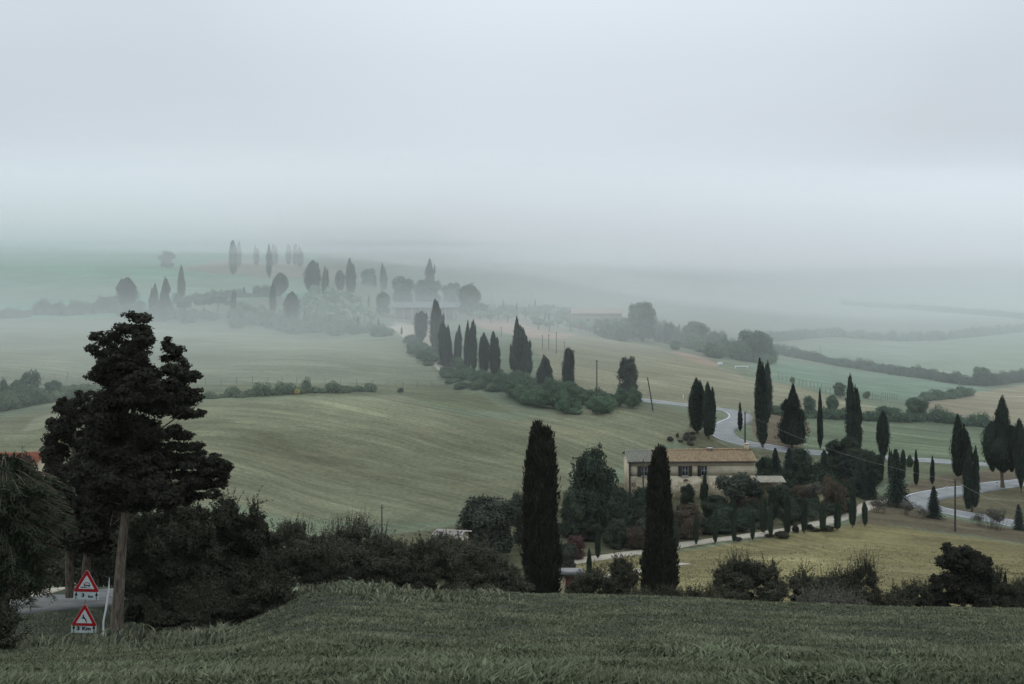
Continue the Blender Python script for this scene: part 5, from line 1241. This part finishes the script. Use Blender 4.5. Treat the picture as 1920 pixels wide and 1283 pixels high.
hero_cypress(1236, 91, 838, 56, 'second big dark cypress, narrower, rising in front of the farmhouse', 22,
    [(.03,0,.0,1.0,.66,'blunt'),(-.10,0,.10,.80,.66,'blunt'),(.05,0,0,.46,1.04,'blunt'),(.18,0,.2,.60,.52,'column'),(-.1,.1,0,.36,.95,'blunt'),(0,-.1,0,.3,.98,'blunt')], 28000)

# ------------------------------------------------------------------ the tall dark tree at the left
def hero_tree():
    Y = 55.0; p = at(218, Y); r = np.random.default_rng(91)
    t = thing('dark_conifer', 'tall dark tree with lumpy layered crown and bare leaning trunk', 'tree', p)
    L = [(252,606,30,20),(240,628,34,22),(268,632,22,18),(252,660,36,22),(246,685,34,18),
         (184,632,15,12),(192,652,24,18),(205,672,26,20),(198,700,28,20),(222,712,30,22),
         (316,642,12,11),(322,662,20,18),(336,690,24,22),(340,716,26,18),(318,705,26,22),(362,706,14,10),
         (265,705,34,24),(290,722,34,26),(245,738,42,28),(300,750,38,26),(335,745,32,22),(215,752,36,28),(362,740,20,10),
         (200,785,34,28),(235,790,40,30),(345,772,30,14),(372,776,14,8),(268,815,34,28),(322,812,16,20),
         (205,830,48,34),(250,858,48,34),(345,826,38,18),(368,846,18,16),(290,868,40,26),(335,868,34,20),
         (180,862,44,34),(372,872,30,18),(398,864,20,14),(416,876,18,16),(408,900,22,18),(380,905,28,20),(340,905,36,22),
         (215,900,50,34),(265,908,46,32),(305,920,40,28),(165,890,34,26),(360,928,28,16),(400,925,14,10),(250,938,40,22),(330,945,24,14),(205,935,34,20)]
    bl = px_blobs(L, Y, 1.0, p, r, .55)
    back = px_blobs([(q[0]+r.normal(0, 6), q[1]+r.normal(0, 4), q[2]*.85, q[3]*.85) for q in L if 735 < q[1] < 920 and q[0] < 300], Y+1.4, 1.0, p, r, .5)
    front = px_blobs([(q[0]+r.normal(0, 6), q[1]+r.normal(0, 5), q[2]*.8, q[3]*.8) for q in L if 640 < q[1] < 925 and 195 < q[0] < 310], Y-1.1, 1.0, p, r, .4)
    small = burst(r, bl+back+front, 9, .52, .78, .72)
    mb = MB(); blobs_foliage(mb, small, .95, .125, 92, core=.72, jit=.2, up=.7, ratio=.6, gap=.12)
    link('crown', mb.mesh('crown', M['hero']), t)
    s = Y/F; tr = MB(); X = lambda px: (px-960)*s-p.x; Zz = lambda py: -(py-HZ)*s-p.z
    path = [(217,1200,12.5),(219,1165,12),(222,1120,10.5),(226,1060,9),(231,1000,8),(238,940,7),(246,860,6),(250,770,5),(252,690,3.5),(253,630,1.5)]
    pts = [(X(a), 0, Zz(b)) for a, b, c in path]; tr.tube(pts, [c*s for a, b, c in path], 14, .5)
    for a, b, c, d, w_ in [(242,900,395,890,3.5),(240,930,330,935,3),(248,820,350,770,3),(246,850,180,840,3),(250,760,330,700,3),(250,770,190,680,2.6),(300,830,330,786,1.6),(238,950,180,900,2.5),(226,972,206,963,1.4)]:
        mx, my = (a+c)/2, (b+d)/2+12
        tr.tube([(X(a), 0, Zz(b)), (X(mx), r.normal(0, .3), Zz(my)), (X(c), r.normal(0, .5), Zz(d))], [w_*s, w_*.7*s, w_*.3*s], 6, .5)
    m, nt, b_ = mat('fissured_bark', .95, .08); oc = objcoord(nt, (5, 5, .9)); nz = noise(nt, 2.2, 8, oc, .7, .4)
    nt.links.new(mixc(nt, (.05,.041,.033), (.27,.215,.16), maprange(nt, nz, .35, .66)), b_.inputs['Base Color']); bump(nt, b_, nz, 1.0, .06)
    link('trunk', tr.mesh('trunk', m, True), t)
hero_tree()

def clump_tree(name, lab, Y, base, L, trunk, mname, cat='tree', leaf=.15, nb=7, depth=.7, seed=1, group=None, dens=.9, up=.5, ratio=.55, k=.52):
    p = at(base, Y); r = np.random.default_rng(seed); t = thing(name, lab, cat, p, group)
    mb = MB(); blobs_foliage(mb, burst(r, px_blobs(L, Y, 1.0, p, r, depth), nb, k, .8, .8), dens, leaf, seed, core=.75, jit=.2, up=up, ratio=ratio, gap=.12)
    link('crown', mb.mesh('crown', M[mname]), t)
    tr = MB(); s = Y/F
    for path in trunk: tr.tube([((a-960)*s-p.x, 0, -(b-HZ)*s-p.z) for a, b, c in path], [c*s for a, b, c in path], 8)
    link('trunk', tr.mesh('trunk', M['bark_pale']), t); return t
clump_tree('dark_conifer', 'dark cypress-like tree standing just behind the tall lumpy one, left side', 63, 129,
    [(160,742,16,12),(150,765,26,22),(118,760,10,16),(112,785,26,22),(100,800,22,18),(140,800,36,28),(100,840,26,30),(130,850,40,34),(175,830,30,30),(95,885,26,30),(125,905,44,34),(165,905,40,34),(100,940,34,30),(140,960,46,34),(180,960,44,34),(120,1000,36,26),(160,1010,40,24),(200,990,40,28)],
    [[(131,1120,9),(130,1060,8),(133,980,7),(140,800,3)]], 'hero', seed=31)
clump_tree('dark_conifer', 'second dark tree behind the tall lumpy one, trunk right of the first', 66, 160,
    [(190,930,40,36),(210,970,44,34),(175,985,36,30),(200,1015,40,24),(235,1000,30,24),(170,1025,22,14)],
    [[(160,1110,9),(162,1060,8),(170,990,6),(180,920,3)]], 'hero', seed=32)
# feathery cedar at the left edge
def cedar():
    Y = 44.0; p = at(8, Y); r = np.random.default_rng(61); t = thing('cedar_tree', 'feathery grey-green cedar with drooping sprays at the left frame edge', 'tree', p)
    mb = MB(); br = MB(); s = Y/F; Ht = -(850-HZ)*s-p.z
    nb = 300
    for k in range(nb):
        f = r.random()**.9; z = Ht*(.31+.67*f)
        prof = np.interp(f, [0, .12, .3, .55, .7, .85, 1], [1.5, 1.7, 1.9, 2.15, 2.0, 1.9, .9])
        a = r.random()*6.283; l = prof*r.uniform(.65, 1.05)
        pts = []
        for q in range(6):
            u = q/5; pts.append((math.cos(a)*l*u, math.sin(a)*l*u, z+.20*l*u-.38*l*u*u))
        pts = np.array(pts); br.tube(pts, np.linspace(.035, .008, 6), 4, .5, cap=False)
        n = int(230*l/2)
        u = r.random(n)**.75; i = np.minimum((u*5).astype(int), 4); w_ = (u*5-i)[:, None]
        c = pts[i]*(1-w_)+pts[i+1]*w_; side = np.array([-math.sin(a), math.cos(a), 0])
        sw = r.normal(0, .22, n)*(1-.5*u); c = c+side*sw[:, None]; c[:, 2] -= np.abs(sw)*.45+r.random(n)*.10
        d = np.array([math.cos(a), math.sin(a), -.45])+side*np.sign(sw)[:, None]*.9+r.normal(0, .25, (n, 3))
        tone = np.clip(.25+.5*u+r.normal(0, .2, n), 0, 1)
        mb.leaves(c, d, unit(np.array([0, 0, 1.0])+r.normal(0, .45, (n, 3))), .15*r.uniform(.6, 1.4, n), .032, tone)
    cypress_crown(mb, Ht*.72, 2.5, 'column', 5000, .20, 62, z0=Ht*.27)
    link('crown', mb.mesh('crown', M['cedar']), t)
    br.tube([(0,0,-.4),(0,0,Ht*.5),(.05,0,Ht)], [.2,.13,.02], 8); link('trunk', br.mesh('trunk', M['bark']), t)
cedar()
plant('broad', 36, 900, 806, 66, 'small airy tree above the red roofs at the left edge', Y=105, material=M['greyleaf'], var=2)
for px, w_, top, Y_, lab in ((72,130,884,84,'dark leafy tree closing the gap between the cedar and the dark conifers'),(0,150,872,88,'dark leafy tree under the red roof at the left edge'),(190,110,960,90,'dark leafy tree behind the lane between the trunks'),(120,130,930,100,'broad dark tree further down the slope behind the lane'),(250,120,950,92,'dark leafy tree seen right of the leaning trunk'),(340,130,940,92,'dark leafy tree behind the bush mass')):
    plant('broad', px, 1100, top, w_, lab, Y=Y_, material=M['bramble'], group='dark trees behind the lane')
plant('broad', -30, 1120, 1010, 110, 'dark tree filling the lower left behind the cedar', Y=70, material=M['bramble'])

# dark thicket to the right of the trunk and along the crest
LOW_LEFT = [(-18,1180,34,28),(2,1205,24,22),(-10,1225,34,18),(10,1170,14,16)]
def thicket(lab, Y, base, L, seed, mname=None, leaf=.13, nb=7, tw=None, name='shrub', dens=.85, depth=.6, k=.42, twl=1.2):
    mname = mname or ('bramble' if Y < 70 else 'scrub')
    p = at(base, Y); r = np.random.default_rng(seed); mb = MB()
    bl = burst(r, px_blobs(L, Y, 1.0, p, r, depth), nb*2, k, .84, .9)
    bl += [(x+r.normal(0, a*.4), y+r.normal(0, .4), z+c*r.uniform(.5, .95), a*.16, b*.16, c*r.uniform(.3, .7)) for (x, y, z, a, b, c) in px_blobs(L, Y, 1.0, p, r, depth) for _ in range(3)]
    blobs_foliage(mb, bl, dens, leaf*.82, seed, core=.72, jit=.22, up=.4, gap=.15)
    src = [q for q in bl if q[2]+q[5] > .3] or bl
    for q in range(170):      # loose leafy shoots that break the outline
        x, y, z, a, b, c = src[int(r.integers(0, len(src)))]; u = unit(np.array([r.normal(), r.normal()*.6, abs(r.normal())+.25]))
        st = np.array([x, y, z])+u*np.array([a, b, c])*.85; l = r.uniform(.25, .9); n_ = 20; w_ = r.random(n_)
        cc = st+np.outer(w_*l, u)+r.normal(0, .035, (n_, 3)); mb.leaves(cc, unit(u+r.normal(0, .6, (n_, 3))), unit(r.normal(size=(n_, 3))), .10*r.uniform(.6, 1.3, n_), .045, r.random(n_))
        mb.tube([st-u*.2, st+u*l*.5, st+u*l], [.009, .007, .004], 3, .3, cap=False)
    s = Y/F
    for (a, b, n, h) in (tw or []):
        twigs(mb, ((a-960)*s-p.x, 0, -(b-HZ)*s-p.z), n, h*s, 26*s, .018, seed+a, up=1.6)
        r2 = np.random.default_rng(a)
        c = np.stack([(a-960)*s-p.x+r2.normal(0, 13*s, n*10), r2.normal(0, .3, n*10), -(b-HZ)*s-p.z+r2.random(n*10)*h*s*.85], 1)
        mb.leaves(c, unit(r2.normal(size=c.shape)+np.array([0, 0, .6])), unit(r2.normal(size=c.shape)), .10, .04, r2.random(len(c)))
    o = link(name, mb.mesh(name, M[mname]), loc=p); tag(o, lab, 'shrub', 'dark thicket along the crest'); return o
thicket('dark leafy bush at the lower left frame edge, hiding the cedar foot', 40, -5, LOW_LEFT, 40, leaf=.11)
thicket('dark bush mass directly right of the tall tree trunk', 60, 300, [(270,1010,46,40),(320,990,50,40),(290,1060,60,46),(350,1040,55,46),(260,1110,44,44),(310,1120,60,44),(370,1105,50,44),(245,1070,30,40)], 41)
thicket('tall dark bush with a pointed top behind the trunk bush', 63, 420, [(420,952,18,16),(432,975,34,26),(400,985,40,30),(440,1010,46,34),(475,968,8,20),(480,1000,22,28),(410,1040,56,44),(470,1050,50,44),(500,1030,28,30),(425,1095,60,46),(490,1095,50,44)], 42)
thicket('rounded dark bush ending the mass at the grassy mound', 58, 490, [(505,1085,34,36),(480,1110,44,38),(420,1130,50,30),(515,1120,26,30),(380,1135,44,26),(450,1140,44,20)], 43)
thicket('low dark bush skirting the left flank of the grassy mound', 54, 470, [(505,1128,34,30),(460,1146,42,24),(528,1145,18,20),(410,1160,42,18),(350,1166,44,16),(300,1165,40,14)], 59)
thicket('dark spiky bush with upright shoots behind the grassy mound', 80, 570, [(545,1010,26,24),(575,1040,44,34),(560,1070,50,34),(610,1060,40,34),(530,1050,30,34)], 44, tw=[(555,1010,14,44),(580,1000,10,34),(530,1000,8,30)])
thicket('brownish bush of tall reeds left of the thin pole', 84, 640, [(630,1030,40,30),(670,1020,40,30),(650,1070,56,36),(700,1040,36,34),(610,1085,44,26)], 45, tw=[(620,1010,22,44),(650,1005,26,50),(680,1000,26,46),(705,1010,16,36)])
thicket('dark bush below the thin pole, middle of the thicket', 82, 740, [(730,1050,44,34),(770,1060,40,34),(740,1090,56,30),(790,1085,44,32)], 46, tw=[(735,1030,8,24),(760,1030,10,30)])
thicket('dark bush hiding the pale-roofed low building', 84, 850, [(826,1025,26,20),(815,1050,40,32),(850,1045,40,30),(870,1035,26,20),(840,1085,60,34),(890,1080,48,34),(900,1055,34,28)], 47, tw=[(820,1015,6,20)])
thicket('low dark bush left of the nearest big cypress', 86, 930, [(920,1075,36,26),(945,1085,30,22),(925,1100,50,18),(970,1100,26,16)], 48)
thicket('small dark bush in the gap right of the nearest big cypress', 90, 1110, [(1100,1098,26,18),(1130,1100,22,16),(1080,1105,20,12),(1118,1085,14,10)], 49, leaf=.12)
thicket('rounded small bush left of the second big cypress', 93, 1166, [(1163,1065,18,14),(1168,1085,24,18),(1160,1102,26,16)], 50, leaf=.12)
thicket('large dark bush with bare twigs right of the second big cypress', 84, 1400, [(1400,1080,36,26),(1375,1070,22,16),(1430,1076,20,14),(1450,1070,10,7),(1365,1095,26,20),(1405,1110,52,26),(1445,1105,26,24),(1350,1078,10,8)], 51, tw=[(1390,1062,16,44),(1370,1066,8,30),(1410,1066,8,34)], leaf=.12)
thicket('low brambles left of the large twiggy bush', 82, 1310, [(1300,1130,14,8),(1330,1128,20,10)], 52, leaf=.10, nb=5)
thicket('rounded dark bush right of the large twiggy bush', 84, 1510, [(1505,1092,22,16),(1500,1112,32,20),(1525,1115,26,18)], 53, leaf=.12)
thicket('spreading twiggy bush with tall bare shoots, crest right of centre', 86, 1590, [(1560,1100,24,18),(1590,1095,22,16),(1622,1085,18,20),(1620,1110,28,24),(1585,1118,34,18)], 54, tw=[(1560,1085,12,40),(1625,1072,26,48),(1600,1085,12,36),(1610,1078,16,46)], leaf=.11)
thicket('low mound of grey brambles in front of the twiggy bushes', 80, 1555, [(1550,1124,34,12),(1580,1130,34,10),(1520,1132,30,8),(1610,1134,24,8)], 55, mname='brush', leaf=.11)
thicket('low dark bush left of the dark oak-like tree', 84, 1700, [(1690,1125,26,16),(1720,1118,24,18),(1745,1122,24,18)], 56, leaf=.11, tw=[(1725,1100,5,18)])
thicket('dark bush crowding the right side of the dark oak-like tree', 86, 1865, [(1850,1098,22,26),(1870,1115,26,22),(1895,1125,30,20),(1862,1085,14,16)], 57, leaf=.12)
thicket('low bush at the right frame edge on the crest', 88, 1930, [(1925,1110,22,18),(1940,1125,34,20),(1912,1128,20,14)], 58, leaf=.12)
plant('spire', 1885, 1140, 1072, 15, 'small dark conifer at the right end of the crest', Y=87, name='spruce_tree', cat='tree', material=M['cyp_near'])
for px, lab, h in ((1660,'sprawling low weeds on the crest right of the bare shoots', 8), (1275,'low weeds right beside the foot of the second big cypress', 9), (1205,'low weeds left of the foot of the second big cypress', 8)):
    thicket(lab, 81, px, [(px-16,1137 if px > 1500 else 1128,18,h),(px+14,1138 if px > 1500 else 1129,20,h-2)], 60+px, leaf=.09, nb=5)
clump_tree('oak_tree', 'dark oak-like tree with knobbly crown on the crest, right side', 85, 1808,
    [(1782,1028,14,9),(1800,1040,26,16),(1822,1034,18,11),(1780,1052,22,12),(1762,1056,10,7),(1848,1058,13,16),(1820,1062,30,20),(1785,1075,30,20),(1758,1084,14,9),(1795,1100,36,22),(1832,1092,30,24),(1770,1100,18,14),(1805,1122,38,18),(1845,1115,22,18),(1765,1115,22,16),(1790,1132,36,12),(1835,1132,30,12),(1800,1080,36,24),(1830,1075,26,20),(1790,1050,26,16),(1760,1095,18,14),(1855,1090,14,14)],
    [[(1806,1150,5),(1806,1110,4),(1808,1060,2.5)]], 'cyp_near', seed=33, leaf=.16, depth=.5)

# ------------------------------------------------------------------ grass
def grass_mesh(name, N_, yr, sr, hgt, wid, mats, seed, lab, broad=0.0, lean=.5, cond=None, tall=None, tint=None):
    r = np.random.default_rng(seed)
    y = np.exp(r.uniform(math.log(yr[0]), math.log(yr[1]), int(N_*1.25))); s = r.uniform(sr[0], sr[1], len(y)); x = s*y
    cl = vnoise(x/1.3, y/1.6, 0, seed)*.6+vnoise(x/.45, y/.5, 0, seed+1)*.4
    keep = r.random(len(y)) < .62+.6*cl
    if cond is not None: keep &= cond(x, y)
    x, y, cl = x[keep], y[keep], cl[keep]; n = len(x); z = ground(x, y)
    scale = np.clip(y/22, .85, 3.2)
    h = hgt*(1+.45*cl)*r.uniform(.5, 1.35, n)*(np.interp(y, [15, 40, 90], [1, 1.15, 1.3]))
    w = wid*scale*r.uniform(.6, 1.4, n)
    th = r.random(n)*6.283; wind = np.stack([np.full(n, .05), np.full(n, .02)], 1)+.6*np.stack([vnoise(x/1.1, y/1.1, 0, 8), vnoise(x/1.1, y/1.1, 0, 9)], 1)
    ln = (lean*r.uniform(.2, 1.3, n))[:, None]; dxy = np.stack([np.cos(th), np.sin(th)], 1)*ln*1.0+wind*ln*1.2
    b = np.stack([x, y, z-.03], 1); a = r.random(n)*3.1416; side = np.stack([np.cos(a), np.sin(a)*.4, np.zeros(n)], 1)*(w*.5)[:, None]
    mid = b+np.concatenate([dxy*h[:, None]*.35, (h*.6)[:, None]], 1); tip = b+np.concatenate([dxy*h[:, None]*1.05, (h*(1-.25*ln[:, 0]))[:, None]], 1)
    v = np.stack([b-side*.6, b+side*.6, mid+side, tip, mid-side], 1).reshape(-1, 3)
    i = np.arange(n)*5
    f1 = np.stack([i, i+1, i+2, i+4], 1); f2 = np.stack([i+4, i+2, i+3, i+4], 1)
    tone = np.clip(.45+.35*cl+r.normal(0, .22, n), 0, 1)
    fl = np.concatenate([f1.ravel(), f2[:, :3].ravel()]).astype(np.int32); tot = np.concatenate([np.full(n, 4), np.full(n, 3)]).astype(np.int32)
    me = bpy.data.meshes.new(name); me.vertices.add(len(v)); me.vertices.foreach_set('co', v.astype(np.float32).ravel())
    me.loops.add(len(fl)); me.loops.foreach_set('vertex_index', fl); me.polygons.add(len(tot))
    me.polygons.foreach_set('loop_start', np.concatenate([[0], np.cumsum(tot)[:-1]]).astype(np.int32)); me.update(calc_edges=True)
    at_ = me.attributes.new('tone', 'FLOAT', 'FACE'); at_.data.foreach_set('value', np.concatenate([tone, tone]).astype(np.float32))
    me.materials.append(mats); tag(link(name, me), lab, 'grass', kind='stuff')
laneP = curve_pts([np.array(q) for q in lane], 1.0)
def offroad(x, y):
    d = np.full(len(x), 99.0)
    for q in laneP: d = np.minimum(d, (x-q[0])**2+(y-q[1])**2)
    return d > 2.75**2
M['grass'] = foliage('grass_blades', (.062,.066,.038), (.200,.208,.130), vary=0)
M['leafy'] = foliage('clover_and_weeds', (.052,.064,.036), (.185,.200,.120), vary=0)
M['drygrass'] = foliage('dry_grass', (.12,.112,.058), (.19,.172,.092), vary=0)
M['tallgrass'] = foliage('tall_verge_grass', (.075,.078,.048), (.25,.25,.165), vary=0)
grass_mesh('grass', 680000, (13.5, 92), (-.47, .47), .085, .014, M['grass'], 1, 'rough green grass covering the near slope', lean=1.0, cond=lambda x, y: offroad(x, y) & ~((y > 66) & (x/y < -.20)))
grass_mesh('grass', 60000, (13.0, 27), (-.47, .47), .11, .038, M['leafy'], 2, 'broad-leaved weeds in the grass nearest the viewer', lean=.9, cond=lambda x, y: y < 17+10*np.abs(vnoise(x/1.7, y/1.7, 0, 44))+8*rng.random(len(x)))
grass_mesh('grass', 22000, (34, 51), (-.42, -.20), .30, .022, M['tallgrass'], 3, 'tall pale grass round the road signs and the trunk', lean=.8, cond=lambda x, y: offroad(x, y) & (vnoise(x/2.2, y/2.2, 0, 45)+rng.normal(0, .35, len(x)) > .15+np.abs(y-43)/14))
grass_mesh('grass', 14000, (50, 76), (-.20, .0), .24, .022, M['tallgrass'], 6, 'tall pale grass on the mound by the dark bushes', lean=.9, cond=lambda x, y: vnoise(x/2.2, y/2.5, 0, 46)+rng.normal(0, .35, len(x)) > .1+np.abs(y-64)/16)
grass_mesh('dry_grass', 70000, (100, 172), (.0, .42), .07, .026, M['drygrass'], 4, 'dry yellow-green grass of the pasture below the drive', lean=.8, cond=lambda x, y: (y < 150+x*.12))
